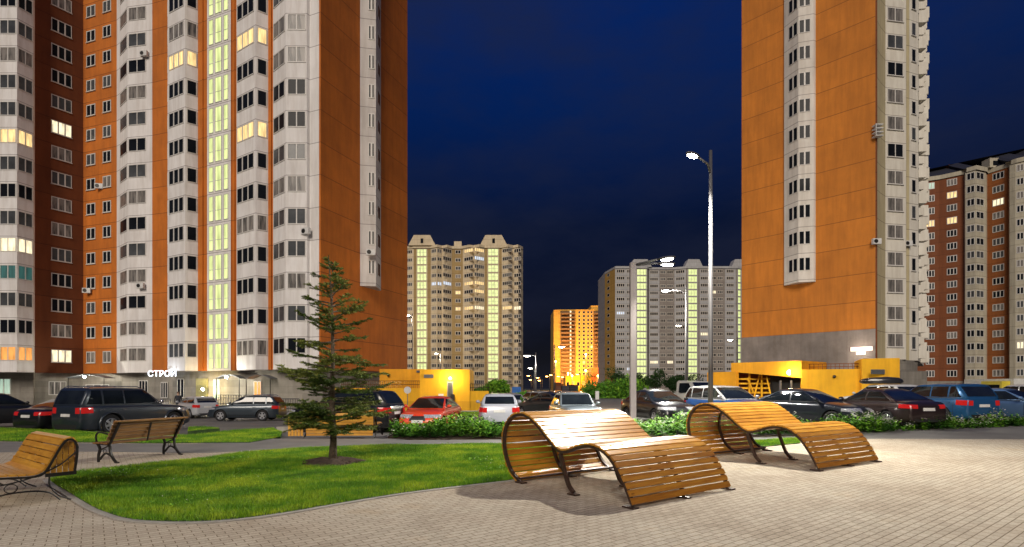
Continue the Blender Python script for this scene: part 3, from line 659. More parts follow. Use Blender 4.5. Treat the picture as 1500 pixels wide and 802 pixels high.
def car(name, label, px, y, head_deg, kind, col, metal=.35, roof=None, rails=False, sc=1., cat='car', tint='car_glass', third=True, z=None, flare=False, grille='trim', group='cars parked across the car park', lights='head'):
    k = KINDS_CAR[kind]; L, W, Hh, r = k['L'], k['W'], k['H'], k['r']; hw = W/2
    x, _ = at(px, y); t = thing(name, label, cat, (x, y, zg(x, y) if z is None else z), R(head_deg), group); t.scale = (sc, sc, sc)
    body_m = paint(col, metal); roof_m = paint(roof, .1) if roof else body_m
    def wid(u):
        a = abs(u)*2; return hw*(1-.03*a**2-.17*max(0, (a-.78)/.22)**2.2)
    belt = lambda u: interp(k['top'], u)
    us = [-.5, -.496, -.485, -.46, -.42, -.36, -.3, -.22, -.14, -.06, .02, .1, .18, .24, .3, .36, .41, .45, .475, .49, .497, .5]
    mb = MB(); ring = None; nr = 0; vs = []; fs = []
    for u in us:
        e = max(0, (abs(u)-.44)/.06); zb = .20+.07*e**2+.0; zt = belt(u); w = wid(u)
        if abs(u) == .5: w *= .93
        h = zt-zb; cr = .035 if abs(u) < .47 else .015
        half = [(0, zb), (.75*w, zb), (.94*w, zb+.05), (.99*w, zb+.22*h), (1.0*w, zb+.48*h), (.985*w, zb+.72*h), (.965*w, zt-.11), (.93*w, zt-.035), (.84*w, zt-.004), (.5*w, zt+cr*.8), (0, zt+cr)]
        ringp = half+[(-a, b) for a, b in half[-2:0:-1]]; nr = len(ringp); vs += [(u*L, a, b) for a, b in ringp]
    for i in range(len(us)-1):
        for j in range(nr): fs.append((i*nr+j, (i+1)*nr+j, (i+1)*nr+(j+1) % nr, i*nr+(j+1) % nr))
    fs += [tuple(range(nr)), tuple(range((len(us)-1)*nr, len(us)*nr))[::-1]]; mb.add(vs, fs)
    me = mb.mesh('body', [body_m, M['black']], True); tmp = bpy.data.objects.new('tmp', me); C.objects.link(tmp)
    bm = bmesh.new(); bm.from_mesh(me); bmesh.ops.recalc_face_normals(bm, faces=bm.faces); bm.to_mesh(me); bm.free()
    bv = BVHTree.FromPolygons([v.co.copy() for v in me.vertices], [tuple(p.vertices) for p in me.polygons])
    cut = MB(); ar = r+.055
    for ux in (k['fa'], k['ra']):
        for s in (-1, 1):
            n = 28; c = [(ux*L+ar*math.cos(2*math.pi*q/n), r+ar*math.sin(2*math.pi*q/n)) for q in range(n)]
            y0, y1 = s*(hw-.30), s*(hw+.2); vv = [(a, y0, b) for a, b in c]+[(a, y1, b) for a, b in c]
            ff = [tuple(range(n)), tuple(range(n, 2*n))[::-1]]+[(q, q+n, (q+1) % n+n, (q+1) % n) for q in range(n)]
            cut.add(vv, ff if s > 0 else [f[::-1] for f in ff], 0)
    cm = cut.mesh('cut', ['black']); cb = bmesh.new(); cb.from_mesh(cm); bmesh.ops.recalc_face_normals(cb, faces=cb.faces); cb.to_mesh(cm); cb.free()
    co = bpy.data.objects.new('cut', cm); C.objects.link(co)
    md = tmp.modifiers.new('b', 'BOOLEAN'); md.object = co; md.operation = 'DIFFERENCE'; md.solver = 'EXACT'; md.material_mode = 'TRANSFER'
    dg = bpy.context.evaluated_depsgraph_get(); dg.update(); me2 = bpy.data.meshes.new_from_object(tmp.evaluated_get(dg), depsgraph=dg)
    bpy.data.objects.remove(tmp); bpy.data.objects.remove(co); me2.name = 'body'
    me2.set_sharp_from_angle(angle=R(50)); link('body', me2, t)
    # cabin
    xr0, xr1, xf1, xf0 = k['cab']; st = sorted(set([xr0, xr0+.3*(xr1-xr0), xr0+.7*(xr1-xr0), xr1, xr1+.03, (xr1+xf1)/2, xf1-.03, xf1, xf1+.3*(xf0-xf1), xf1+.7*(xf0-xf1), xf0]))
    def roofz(u):
        if u < xr1: q = (u-xr0)/(xr1-xr0); return belt(xr0)+(Hh-.05-belt(xr0))*(q**.85)
        if u > xf1: q = (xf0-u)/(xf0-xf1); return belt(xf0)+(Hh-.035-belt(xf0))*(q**.92)
        q = (u-xr1)/(xf1-xr1); return Hh-.05+.015*q+.045*math.sin(math.pi*min(1, q*.9+.1))
    top_w = hw*(.70 if kind in ('sedan', 'hatch') else .77)
    vs = []; fs = []
    for u in st:
        b = belt(u); zr = max(roofz(u), b+.004); yb = wid(u)*.925; q = (zr-b)/(Hh-b); yt = yb+(top_w-yb)*q; hgt = zr-b
        half = [(yb, b-.05), (yb+(yt-yb)*.45+.012*q, b+hgt*.45), (yt+.015*q, zr-.10*q), (yt-.03*q, zr-.03*q), (yt*.78, zr), (yt*.4, zr+.018*q), (0, zr+.022*q)]
        rp = half+[(-a, c) for a, c in half[-2::-1]]; nr = len(rp); vs += [(u*L, a, c) for a, c in rp]
    for i in range(len(st)-1):
        for j in range(nr-1): fs.append((i*nr+j, i*nr+j+1, (i+1)*nr+j+1, (i+1)*nr+j))
    cab = MB(); cab.add(vs, fs); cme = cab.mesh('roof', [roof_m], True); link('roof', cme, t)
    cv = BVHTree.FromPolygons([Vector(v) for v in vs], fs)
    def patch(pname, fn, nu, nv, mat, tree=cv, off=.008, mb_=None):
        P_ = []; ok = True
        for j in range(nv+1):
            for i in range(nu+1):
                o, d = fn(i/nu, j/nv); hit = tree.ray_cast(Vector(o), Vector(d).normalized())
                if hit[0] is None: return None
                P_.append((hit[0], hit[1] if hit[1].dot(Vector(d)) < 0 else -hit[1]))
        nrm = Vector((0, 0, 0))
        for p, n in P_: nrm += n
        vs = [tuple(p+n*off) for p, n in P_]+[tuple(p-n*.01) for p, n in P_]; N = len(P_); fs = []; w = nu+1
        for j in range(nv):
            for i in range(nu): fs.append((j*w+i, j*w+i+1, (j+1)*w+i+1, (j+1)*w+i))
        edge = [i for i in range(w)]+[j*w+nu for j in range(1, nv+1)]+[nv*w+i for i in range(nu-1, -1, -1)]+[j*w for j in range(nv-1, 0, -1)]
        for a, b in zip(edge, edge[1:]+edge[:1]): fs.append((a, a+N, b+N, b))
        m = mb_ or MB(); m.add(vs, fs)
        if mb_ is None:
            me = m.mesh(pname, [mat], True); me.set_sharp_from_angle(angle=R(40)); return link(pname, me, t)
    # windscreen and rear window
    b0 = belt(xf0); zt = Hh-.10
    def ws(front):
        u0 = xf0 if front else xr0; b_ = belt(u0)+(.05 if front else .06); top = Hh-(.085 if front else .12)
        if kind == 'sedan' and not front: top = Hh-.10
        def fn(i, j):
            z = b_+(top-b_)*j; q = (z-belt(u0))/(Hh-belt(u0)); yb = wid(u0)*.925; yy = (yb+(top_w-yb)*q)-.07
            return ((L if front else -L, (2*i-1)*yy, z), (-1 if front else 1, 0, 0))
        return fn
    patch('windscreen', ws(True), 10, 6, M[tint]); patch('rear_window', ws(False), 10, 5, M[tint])
    # side windows as quads in the side plane
    lo = max(belt(u) for u in (xr1, 0, xf1))+.035; hi = Hh-.115
    def fx(z): return (xf1+(xf0-xf1)*(1-((z-b0)/(Hh-.035-b0))**(1/.92)))*L if z > b0 else xf0*L
    br = belt(xr0)
    def rx(z): return (xr0+(xr1-xr0)*min(1, max(0, (z-br)/(Hh-.05-br)))**(1/.85))*L
    xb = ((xf1+xr1)/2+.045)*L if kind != 'sedan' else ((xf1+xr1)/2+.015)*L
    sp = []
    if kind in ('suv', 'offroad', 'hatch') and third and kind != 'hatch':
        xc = (xb+rx(lo)+.15)/2-.12; sp = [(xb+.04, fx(lo)-.14, xb+.04, fx(hi)-.08), (xc+.03, xb-.03, xc+.03, xb-.03), (rx(lo)+.16, xc-.05, rx(hi)+.14, xc-.05)]
    else: sp = [(xb+.04, fx(lo)-.14, xb+.04, fx(hi)-.08), (rx(lo)+.2, xb-.03, rx(hi)+.12, xb-.03)]
    for s in (-1, 1):
        for a0, a1, t0, t1 in sp:
            def fn(i, j, a0=a0, a1=a1, t0=t0, t1=t1, s=s):
                z = lo+(hi-lo)*j; xa = a0+(t0-a0)*j; xe = a1+(t1-a1)*j; return ((xa+(xe-xa)*i, s*3, z), (0, -s, 0))
            patch('side_window', fn, 6, 4, M[tint])
        trim = MB()
        for xs_ in ([xb, k['fa']*L-r-.16, rx(lo)+.42] if kind != 'old' else [xb, k['fa']*L-r-.13]):
            patch('', lambda i, j, xs_=xs_: ((xs_+.012*i, s*3, .30+(belt(xs_/L)-.36)*j), (0, -s, 0)), 1, 8, None, bv, .003, trim)
        x0, x1 = (k['ra']*L+ar+.03), (k['fa']*L-ar-.03)
        patch('', lambda i, j: ((x0+(x1-x0)*i, s*3, .235+(.16 if kind in ('suv', 'offroad') else .06)*j), (0, -s, 0)), 6, 1, None, bv, .012, trim)
        patch('', lambda i, j: ((rx(lo)+.1+(fx(lo)-rx(lo)-.2)*i, s*3, lo-.045+.018*j), (0, -s, 0)), 10, 1, None, cv, .010, trim)
        o = trim.build('side_trim', 'trim', t)
        for xs_ in (xb+.10-.22, rx(lo)+.62-.05):
            patch('door_handle', lambda i, j, xs_=xs_: ((xs_+.16*i, s*3, belt(.0)-.17+.025*j), (0, -s, 0)), 2, 1, body_m if kind != 'offroad' else M['chrome'], bv, .028)
        mr = MB(); mr.sphere((fx(lo)-.10, s*(hw+.075), lo+.06), .1, 10, 6, (.75, 1.0, .72)); mr.box((fx(lo)-.10, s*(hw-.03), lo+.0), (.06, .12, .04)); mr.build('wing_mirror', [M['chrome'] if kind == 'offroad' else roof_m if roof else body_m], t, True)
        # lamps wrap round the corners
        hz0, hz1 = k['hl']; cx = L/2-.62
        def fh(i, j, s=s):
            a = R(27+(58 if kind != 'old' else 20)*i); zc = hz0+.01+.03*i+(hz1-hz0)*(j if True else 0)*(1-.25*i); d = Vector((math.cos(a), s*math.sin(a), 0)); return (Vector((cx, 0, zc))+d*3, -d)
        patch('headlight', fh, 8, 4, M[lights], bv, .009)
        t0, t1 = k['tl']; cx2 = -L/2+.62
        def ft(i, j, s=s):
            a0_, a1_ = (36, 76) if kind in ('sedan', 'old') else (40, 76); a = R(a0_+(a1_-a0_)*i); zc = t0+.02*i+(t1-t0)*j; d = Vector((-math.cos(a), s*math.sin(a), 0)); return (Vector((cx2, 0, zc))+d*3, -d)
        patch('tail_light', ft, 8, 4, M['tail'], bv, .009)
    def fan(cx, sg, a0, a1, z0, z1):
        def fn(i, j):
            a = R(a0+(a1-a0)*i); d = Vector((sg*math.cos(a), math.sin(a), 0)); return (Vector((cx, 0, z0+(z1-z0)*j))+d*3, -d)
        return fn
    patch('grille', fan(L/2-.9, 1, -21, 21, k['hl'][0]-.10, k['hl'][1]-.05), 8, 3, M[grille], bv, .008)
    g = MB(); patch('', fan(L/2-.9, 1, -32, 32, .27, .38), 10, 1, None, bv, .006, g); g.build('air_intake', 'trim', t)
    g = MB(); patch('', fan(-L/2+.9, -1, -40, 40, .27, .44 if kind in ('suv', 'offroad') else .36), 10, 1, None, bv, .006, g); g.build('rear_bumper', 'trim', t)
    patch('number_plate', fan(L/2-.9, 1, -15, 15, .42, .53), 4, 1, M['plate'], bv, .016)
    pz = .66 if kind in ('sedan', 'old') else .74
    patch('number_plate', fan(-L/2+.9, -1, -15, 15, pz, pz+.11), 4, 1, M['plate'], bv, .016)
    if kind == 'offroad' or flare:
        for ux in (k['fa'], k['ra']):
            for s in (-1, 1):
                g = MB(); path = [(ux*L+(ar+.03)*math.cos(a), s*(wid(ux)+.0), r+(ar+.03)*math.sin(a)) for a in [math.pi*q/14 for q in range(-2, 17)]]
                g.band(path, .09, .06, (0, 1, 0)); g.build('wheel_flare', [body_m], t, True)
    if rails:
        for s in (-1, 1):
            g = MB(); g.tube([(xr1*L+.05, s*(top_w-.09), Hh-.03), (xr1*L+.2, s*(top_w-.09), Hh+.045), (xf1*L-.25, s*(top_w-.09), Hh+.045), (xf1*L-.08, s*(top_w-.09), Hh-.02)], .018, 6); g.build('roof_rail', 'chrome' if rails == 2 else 'trim', t)
    # wheels
    for ux in (k['fa'], k['ra']):
        for s in (-1, 1):
            c = (ux*L, s*(hw-.13), r); n = 26
            prof = [(r*.64, -.10), (r*.9, -.11), (r*.985, -.085), (r, -.04), (r, .04), (r*.985, .085), (r*.9, .11), (r*.64, .10)]
            vs = [(c[0]+q*math.cos(2*math.pi*i/n), c[1]+yy, c[2]+q*math.sin(2*math.pi*i/n)) for i in range(n) for q, yy in prof]; m_ = len(prof)
            fs = [(i*m_+j, i*m_+(j+1) % m_, ((i+1) % n)*m_+(j+1) % m_, ((i+1) % n)*m_+j) for i in range(n) for j in range(m_)]
            wl = bpy.data.objects.new('wheel', None); C.objects.link(wl); wl.empty_display_size = .1
            wl.parent = t
            b = MB(); b.add(vs, fs); b.build('tyre', 'tyre', wl, True)
            b = MB(); yo = c[1]+s*.085
            b.tube([(c[0], c[1]-.05*s, c[2]), (c[0], c[1]+.02*s, c[2])], r*.63, 20, 1)
            for q in range(6 if kind == 'offroad' else 5):
                a = 2*math.pi*q/(6 if kind == 'offroad' else 5)+.3; d = Vector((math.cos(a), 0, math.sin(a))); e = Vector((-math.sin(a), 0, math.cos(a)))
                o = Vector((c[0], yo-.03 if s > 0 else yo, c[2])); b.obox(o+d*r*.08-e*r*.11, d*r*.54, e*r*.22, (0, .03, 0), 0)
            ringp = [(c[0]+r*.6*math.cos(2*math.pi*i/24), yo, c[2]+r*.6*math.sin(2*math.pi*i/24)) for i in range(25)]
            b.tube(ringp, r*.055, 6, 0, False); b.sphere((c[0], yo, c[2]), r*.13, 8, 4, (1, .3, 1))
            b.build('rim', ['rim', 'black'], wl, False)
    return t
G_ = None
car('offroad_car', 'blue-grey off-road car with roof rails and silver wheels behind the park bench', 186, 23.1, 73, 'offroad', (.028, .038, .050), .4, rails=2)
car('parked_sedan', 'black saloon with red tail lamp partly hidden by the big off-road car', 124, 23.9, 74, 'sedan', (.012, .014, .016), .3, sc=1.02)
car('parked_estate', 'black car at the left picture edge, beyond the black saloon', -2, 26.8, 66, 'suv', (.01, .011, .013), .3)
car('parked_hatchback', 'white hatchback seen from its rear corner near the lit sign', 287, 39, 140, 'hatch', (.45, .47, .49), .05)
car('crossover_car', 'dark blue-grey crossover with silver wheels side-on, left of the spruce', 363, 35, 183, 'suv', (.035, .05, .065), .5, rails=2, sc=.95)
car('black_suv', 'black sport utility car behind the spruce with its tail to the red car', 507, 23.2, 165, 'suv', (.009, .010, .011), .3, sc=1.04)
car('red_sedan', 'orange-red saloon facing the camera in front of the yellow wall', 634, 24.2, 262, 'sedan', (.72, .055, .012), .05)
car('white_hatchback', 'white hatchback seen from behind, right of the red car', 731, 24.4, 92, 'hatch', (.40, .42, .48), .05)
car('old_sedan', 'old grey boxy saloon facing the camera just behind the near lounger', 841, 22.2, 276, 'old', (.15, .18, .20), .3, grille='chrome')
car('black_sedan', 'black saloon facing the camera beside the square lamp post', 962, 25.6, 283, 'sedan', (.010, .010, .011), .3, sc=1.04)
car('blue_crossover', 'bright blue crossover with a white roof behind the tall round lamp post', 1066, 24.6, 287, 'suv', (.02, .10, .34), .4, roof=(.42, .42, .42))
car('grey_hatchback', 'dark slate-grey low car facing right, in front of the ramp opening', 1182, 22.6, 303, 'sedan', (.022, .026, .034), .4, sc=1.04, third=False)
car('brown_sedan', 'dark brown saloon with lit red tail lamps between the grey and blue cars', 1287, 22.4, 98, 'sedan', (.03, .018, .017), .35, sc=1.03)
car('blue_suv', 'light blue sport utility car seen from its rear corner in front of the concrete wall', 1366, 24.0, 98, 'suv', (.02, .10, .24), .4)
car('pale_blue_car', 'pale blue saloon facing the camera by the right picture edge', 1474, 23.6, 297, 'sedan', (.12, .22, .40), .35)
car('silver_estate', 'silver estate car behind the pale blue saloon at the right edge', 1492, 31, 95, 'suv', (.5, .5, .5), .2)
wsv = car('white_suv', 'white car with a black roof box behind the brown saloon', 1288, 31, 98, 'suv', (.6, .6, .58), .05)
mb = MB(); sec = [(-1.0, -.02), (-.97, -.10), (-.85, -.15), (.8, -.15), (.97, -.08), (1.0, .02), (.9, .13), (.5, .22), (-.2, .25), (-.75, .2), (-.95, .08)]
for (ya, sa), (yb, sb_) in (((-.40, .86), (-.32, 1.0)), ((-.32, 1.0), (.32, 1.0)), ((.32, 1.0), (.40, .86))):
    n = len(sec); mb.add([(x*sa, ya, z*sa) for x, z in sec]+[(x*sb_, yb, z*sb_) for x, z in sec], [tuple(range(n))[::-1], tuple(range(n, 2*n))]+[(k, (k+1) % n, (k+1) % n+n, k+n) for k in range(n)])
mb.box((.4, 0, -.2), (.05, 1.0, .04)); mb.box((-.4, 0, -.2), (.05, 1.0, .04))
rb = mb.build('roof_box', paint((.02, .02, .022), .1), None, True, loc=None); rb.location = Vector(wsv.location)+Vector((.1, 0, 1.87)); rb.rotation_euler = (0, 0, R(170)); tag(rb, 'black glossy roof box on top of the white car', 'roof box')
for i, (px, y, hd, kd, col, lb) in enumerate([(804, 30, 125, 'sedan', (.03, .035, .035), 'dark car just left of the old grey saloon'), (783, 44, 120, 'hatch', (.35, .36, .36), 'silver-grey hatchback in the far row behind the dark car'),
        (768, 52, 120, 'sedan', (.03, .04, .03), 'dark car furthest left in the distant row'), (792, 58, 120, 'sedan', (.45, .45, .42), 'pale saloon furthest back in the distant row'), (812, 50, 120, 'hatch', (.08, .09, .09), 'grey car behind the roof of the old saloon'), (745, 38, 100, 'hatch', (.3, .3, .3), 'light grey car glimpsed behind the white hatchback')]):
    car('distant_car', lb, px, y, hd, kd, col, group='small cars in the distant rows')

def pickup():
    x, _ = at(992, 36); t = thing('pickup_truck', 'old white cab-over light truck parked beyond the black saloon', 'truck', (x, 36, zg(x, 36)), R(300))
    b = MB(); b.obox((-2.4, -.95, .5), (3.1, 0, 0), (0, 1.9, 0), (0, 0, .75)); b.build('cargo_bed', paint((.5, .5, .47), .05), t)
    b = MB(); sec = [(.75, .45), (2.5, .45), (2.55, .9), (2.35, 1.28), (1.85, 2.0), (.9, 2.06), (.75, 1.95)]; n = len(sec)
    vs = [(a, -.93+(.1 if c > 1.5 else 0), c) for a, c in sec]+[(a, .93-(.1 if c > 1.5 else 0), c) for a, c in sec]; b.add(vs, [tuple(range(n))[::-1], tuple(range(n, 2*n))]+[(k, (k+1) % n, (k+1) % n+n, k+n) for k in range(n)])
    b.build('cab', paint((.5, .5, .47), .05), t)
    b = MB(); b.add([(2.335, -.78, 1.34), (2.335, .78, 1.34), (1.90, .72, 1.93), (1.90, -.72, 1.93)], [(0, 1, 2, 3)]); b.v = [(a+.02, c, d+.012) for a, c, d in b.v]; b.build('windscreen', 'car_glass', t)
    for s in (-1, 1):
        b = MB(); b.add([(1.0, s*.945, 1.3), (2.15, s*.945, 1.3), (1.75, s*.855, 1.9), (1.0, s*.855, 1.9)], [(0, 1, 2, 3)]); b.build('side_window', 'car_glass', t)
        b = MB(); b.sphere((2.53, s*.68, .8), .12, 8, 6, (.3, 1, 1)); b.build('headlight', 'head', t, True)
    for ux in (-1.5, 1.7):
        for s in (-1, 1):
            b = MB(); b.tube([(ux, s*.68, .36), (ux, s*.9, .36)], .36, 18); b.build('wheel', 'tyre', t)
pickup()
def box_van():
    x, _ = at(1466, 48); t = thing('box_van', 'white box truck far off at the right edge of the yellow building', 'truck', (x, 48, zg(x, 48)), 0)
    b = MB(); b.box((0, 0, 1.5), (2.3, 5, 1.9)); b.build('cargo_box', plain('van_white', (.6, .6, .56), .4), t)
    b = MB(); b.obox((-1.9, -2.2, .5), (.72, 0, 0), (0, 2.0, 0), (0, 0, 1.75)); b.build('cab', plain('van_yellow', (.62, .5, .05), .4), t)
    b = MB(); b.obox((-1.92, -2.0, 1.35), (.02, 0, 0), (0, 1.5, 0), (0, 0, .6)); b.build('side_window', 'car_glass', t)
    for a in (-1.6, 1.6):
        b = MB(); b.tube([(-.9, a, .36), (.9, a, .36)], .36, 16); b.build('wheel', 'tyre', t)
box_van()
# ---------------------------------------------------------------- towers
LITS = {'w': 'g_warm', 'c': 'g_cream', 'o': 'g_orange', 'b': 'g_cool', 't': 'g_teal', 's': 'g_stair', 'd': 'g_dark', 'm': 'g_mid', 'k': 'g_curtain', 'h': 'g_shop'}
def glazing(mb, p0, p1, panes, z0, h, frame=.07, depth=.05, mid=False, inset=.0, sill=False, gap=None):
    """framed glazing on the wall line p0-p1 (left to right seen from outside); material 0 frame, 1 glass"""
    e = Vector((p1[0]-p0[0], p1[1]-p0[1], 0)); L = e.length; e.normalize(); n = Vector((e.y, -e.x, 0)); o = Vector((p0[0], p0[1], z0))
    mb.obox(o+n*.004, e*L, n*.012, (0, 0, h), 1)
    for zz in (0, h-frame): mb.obox(o+Vector((0, 0, zz)), e*L, n*depth, (0, 0, frame), 0)
    if sill: mb.obox(o+Vector((0, 0, -.05))-e*.05, e*(L+.1), n*(depth+.07), (0, 0, .045), 0)
    if mid: mb.obox(o+Vector((0, 0, h*mid-frame*.4))+e*frame, e*(L-2*frame), n*(depth-.004), (0, 0, frame*.8), 0)
    ws = panes if isinstance(panes, (list, tuple)) else [1]*panes; tot = sum(ws); a = 0
    for i in range(len(ws)+1):
        w = frame*(1 if i in (0, len(ws)) else (gap or 1.3)); c = L*a/tot
        c = min(max(c-w/2, 0), L-w); mb.obox(o+e*c+Vector((0, 0, frame)), e*w, n*(depth-.002), (0, 0, h-2*frame), 0)
        if i < len(ws): a += ws[i]
class Tower:
    def __init__(s, name, label, loc, zb, floors, pitch=2.8, frame='frame', seed=1, group=None, mix='ddddmmk'):
        s.t = thing(name, label, 'building', loc, 0, group or 'apartment towers'); s.zb = zb; s.n = floors; s.p = pitch; s.frame = frame; s.rng = random.Random(seed); s.win = []; s.mix = mix
    def wall(s, name, poly, z0, z1, mat, extra=()):
        """poly: list of (point, material index) going left to right along the front then round the back"""
        mb = MB(); pts = [p for p, _ in poly]; n = len(pts)
        for i in range(n):
            a, b = pts[i], pts[(i+1) % n]; mi = poly[i][1]
            mb.add([(a[0], a[1], z0), (b[0], b[1], z0), (b[0], b[1], z1), (a[0], a[1], z1)], [(0, 1, 2, 3)], mi)
        mb.add([(x, y, z1) for x, y in pts], [tuple(range(n))], 0); mb.add([(x, y, z0) for x, y in pts], [tuple(range(n))[::-1]], 0)
        return mb.build(name, mat, s.t, world=True)
    def column(s, facets, zlo, h, name='window', lit={}, floors=None, default=None, rnd=None, part=True, **kw):
        fl = floors if floors is not None else range(s.n); cache = {}
        area = sum(math.dist(f[0], f[1]) for f in facets)*h
        for f in fl:
            k = lit.get(f) or default or s.rng.choice(rnd or s.mix)
            if isinstance(name, tuple): pass
            if k not in cache:
                mb = MB()
                for fa in facets: glazing(mb, fa[0], fa[1], fa[2], s.zb+zlo, h, **kw)
                cache[k] = mb
            s.win.append((area, name, cache[k], f, k))
    def finish(s, cap=100):
        names = {}
        for w in s.win: names.setdefault(w[1], []).append(w)
        for nm, ws in names.items():
            ws.sort(key=lambda w: -w[0]); meshes = {}
            for i, (ar, n_, mb, f, k) in enumerate(ws):
                if i < cap:
                    key = (id(mb), k)
                    if key not in meshes: meshes[key] = mb.mesh(nm, [s.frame, LITS[k]], off=tuple(s.t.location))
                    o = link(nm, meshes[key], s.t); o.location = (0, 0, f*s.p)
            rest = ws[cap:]
            if rest:
                ks = sorted(set(k for *_, k in rest)); all_ = MB()
                for ar, n_, mb, f, k in rest:
                    vs = [(x, y, z+f*s.p) for x, y, z in mb.v]; o = len(all_.v); all_.v += vs; all_.f += [tuple(i+o for i in q) for q in mb.f]; all_.m += [0 if m == 0 else 1+ks.index(k) for m in mb.m]
                o = all_.build(nm, [s.frame]+[LITS[k] for k in ks], s.t, world=True); tag(o, kind='stuff')
def sub(a, b, t0, t1):
    return ((a[0]+(b[0]-a[0])*t0, a[1]+(b[1]-a[1])*t0), (a[0]+(b[0]-a[0])*t1, a[1]+(b[1]-a[1])*t1))
def pxsub(a, b, p0, p1):
    """the piece of wall a-b between photo columns p0 and p1"""
    def tt(px):
        r = (px-CX)/F; dx, dy = b[0]-a[0], b[1]-a[1]; return (r*a[1]-a[0])/(dx-r*dy)
    return sub(a, b, tt(p0), tt(p1))

# near left tower
zb = 3.3
for nm, col in (('w_white', (.80, .78, .76)), ('w_orange', (.58, .165, .014)), ('w_brown', (.19, .05, .010))):
    M[nm] = wall_mat(nm, col, zb, 2.8, .07 if nm == 'w_white' else .16)
M['w_cream'] = wall_mat('w_cream', (.62, .58, .42), zb, 2.8)
e_ = (.925, -.381); n_ = (-.381, -.925); d_ = (.381, .925); nr_ = (.925, -.381); C0 = (-16.5, 47.1)
def Mn(w, o=0): return (C0[0]-w*e_[0]+o*n_[0], C0[1]-w*e_[1]+o*n_[1])
def Sd(t, o=0): return (C0[0]+t*d_[0]+o*nr_[0], C0[1]+t*d_[1]+o*nr_[1])
T = Tower('apartment_tower', 'tall orange and white tower filling the left of the view, with a lit stairwell strip', (-34, 58, -.4), zb, 18, seed=3)
W_, O_, B_ = 0, 1, 2
bl = [at(-60, 59), at(-38, 57.2), at(-2, 56.2), at(25, 56.2), at(49, 57.6)]
b4 = [at(175, 60.2), at(187, 58.5), at(217, 58.1)]
b3 = [Mn(19.3, -.2), Mn(18.3, .7), Mn(15.5, .95), Mn(15.0, .0)]
b2_ = [Mn(9.8, .0), Mn(9.5, .35), Mn(6.55, .9), Mn(6.0, 0)]
b1_ = [Mn(5.25, .0), Mn(5.1, .3), Mn(2.9, 1.0), Mn(1.25, .3), Mn(1.2, .0)]
poly = [(at(-120, 60), W_), (bl[0], W_), (bl[1], W_), (bl[2], W_), (bl[3], W_), (bl[4], W_), (at(51, 58.6), B_), (at(122, 62.3), O_), (at(171, 60.6), W_), (b4[0], W_), (b4[1], W_), (b4[2], W_), (at(223, 58.0), O_), (at(250, 57.2), O_), (Mn(19.35, -3.0), O_), (Mn(19.35, -.3), W_),
        (b3[0], W_), (b3[1], W_), (b3[2], W_), (b3[3], O_), (Mn(13.65, 0), O_), (Mn(13.6, .12), W_), (Mn(10.5, .12), O_), (Mn(10.45, 0), O_), (b2_[0], W_), (b2_[1], W_), (b2_[2], W_), (b2_[3], O_), (b1_[0], W_), (b1_[1], W_), (b1_[2], W_), (b1_[3], W_), (b1_[4], W_),
        (Mn(.18, 0), O_), (C0, O_), (Sd(13.4), O_), ((-18, 80), O_), ((-75, 92), O_), ((-75, 60), O_)]
topz = zb+18*2.8
T.wall('wall', poly, zb, topz, ['w_white', 'w_orange', 'w_brown'])
lowp = [(at(-120, 60.6), 0), (at(49, 58.4), 0), (at(51, 58.8), 0), (at(122, 62.5), 0), (at(171, 61), 0), (at(176, 60.9), 0), (at(217, 59), 0), (at(223, 58.4), 0), (at(250, 57.4), 0), (Mn(19.3, -3), 0), (Mn(19.3, -.5), 0), (Mn(.2, -.45), 0), (Sd(.5, -.25), 0), (Sd(13.2, -.25), 0), ((-18.2, 79.6), 0), ((-74.5, 91), 0), ((-74.5, 61), 0)]
T.wall('base_wall', lowp, -.6, zb, ['concrete'])
# glazing columns, floor 0 is the lowest above the base
r3 = 'dddmmk'
T.column([(*sub(bl[2], bl[3], .08, .96), 2), (*sub(bl[3], bl[4], .04, .95), 2), (*sub(bl[1], bl[2], .1, .9), 3)], 1.2, 1.45, 'balcony_glazing', {0: 'o', 3: 't', 4: 'c', 7: 'm', 8: 'w'}, rnd='ddmkm', mid=False)
f1 = (at(51, 58.6), at(122, 62.3)); T.column([(*pxsub(*f1, 75, 105), 3)], 1.2, 1.4, 'window', {0: 'c', 8: 'k', 9: 'c'}, sill=True, rnd='ddmmk', gap=1.8)
f2 = (at(122, 62.3), at(171, 60.6)); T.column([(*pxsub(*f2, 127, 140), 2)], 1.2, 1.3, 'window', {0: 'k'}, rnd='ddm', sill=True, frame=.1)
T.column([(*pxsub(*f2, 151, 163), 2)], 1.2, 1.3, 'window', {0: 'k', 7: 'k'}, rnd='ddm', sill=True, frame=.1)
T.column([(*sub(b4[0], b4[1], .12, .95), 1), (*sub(b4[1], b4[2], .05, .9), 2)], 1.25, 1.4, 'balcony_glazing', {4: 'm', 6: 'k'}, rnd='ddmdk')
T.column([(*sub(b3[0], b3[1], .1, .8), 1), (*sub(b3[1], b3[2], .1, .93), [1, 1, 1]), (*sub(b3[2], b3[3], .12, .92), 1)], 1.3, 1.4, 'balcony_glazing', {2: 'd', 10: 'w', 11: 'k'}, rnd='ddddm', gap=2.2)
T.column([(*sub(Mn(13.35, .12), Mn(12.75, .12), 0, 1), 1), (*sub(Mn(12.5, .12), Mn(11.65, .12), 0, 1), 1), (*sub(Mn(11.4, .12), Mn(10.8, .12), 0, 1), 1)], .18, 2.4, 'stairwell_window', {}, default='s', mid=.42, frame=.06)
T.column([(*sub(b2_[1], b2_[2], .04, .93), [1, 1, 1]), (*sub(b2_[2], b2_[3], .12, .9), 1)], 1.3, 1.4, 'balcony_glazing', {7: 'w', 10: 'w', 5: 'd', 9: 'd'}, rnd='dddk', gap=2.)
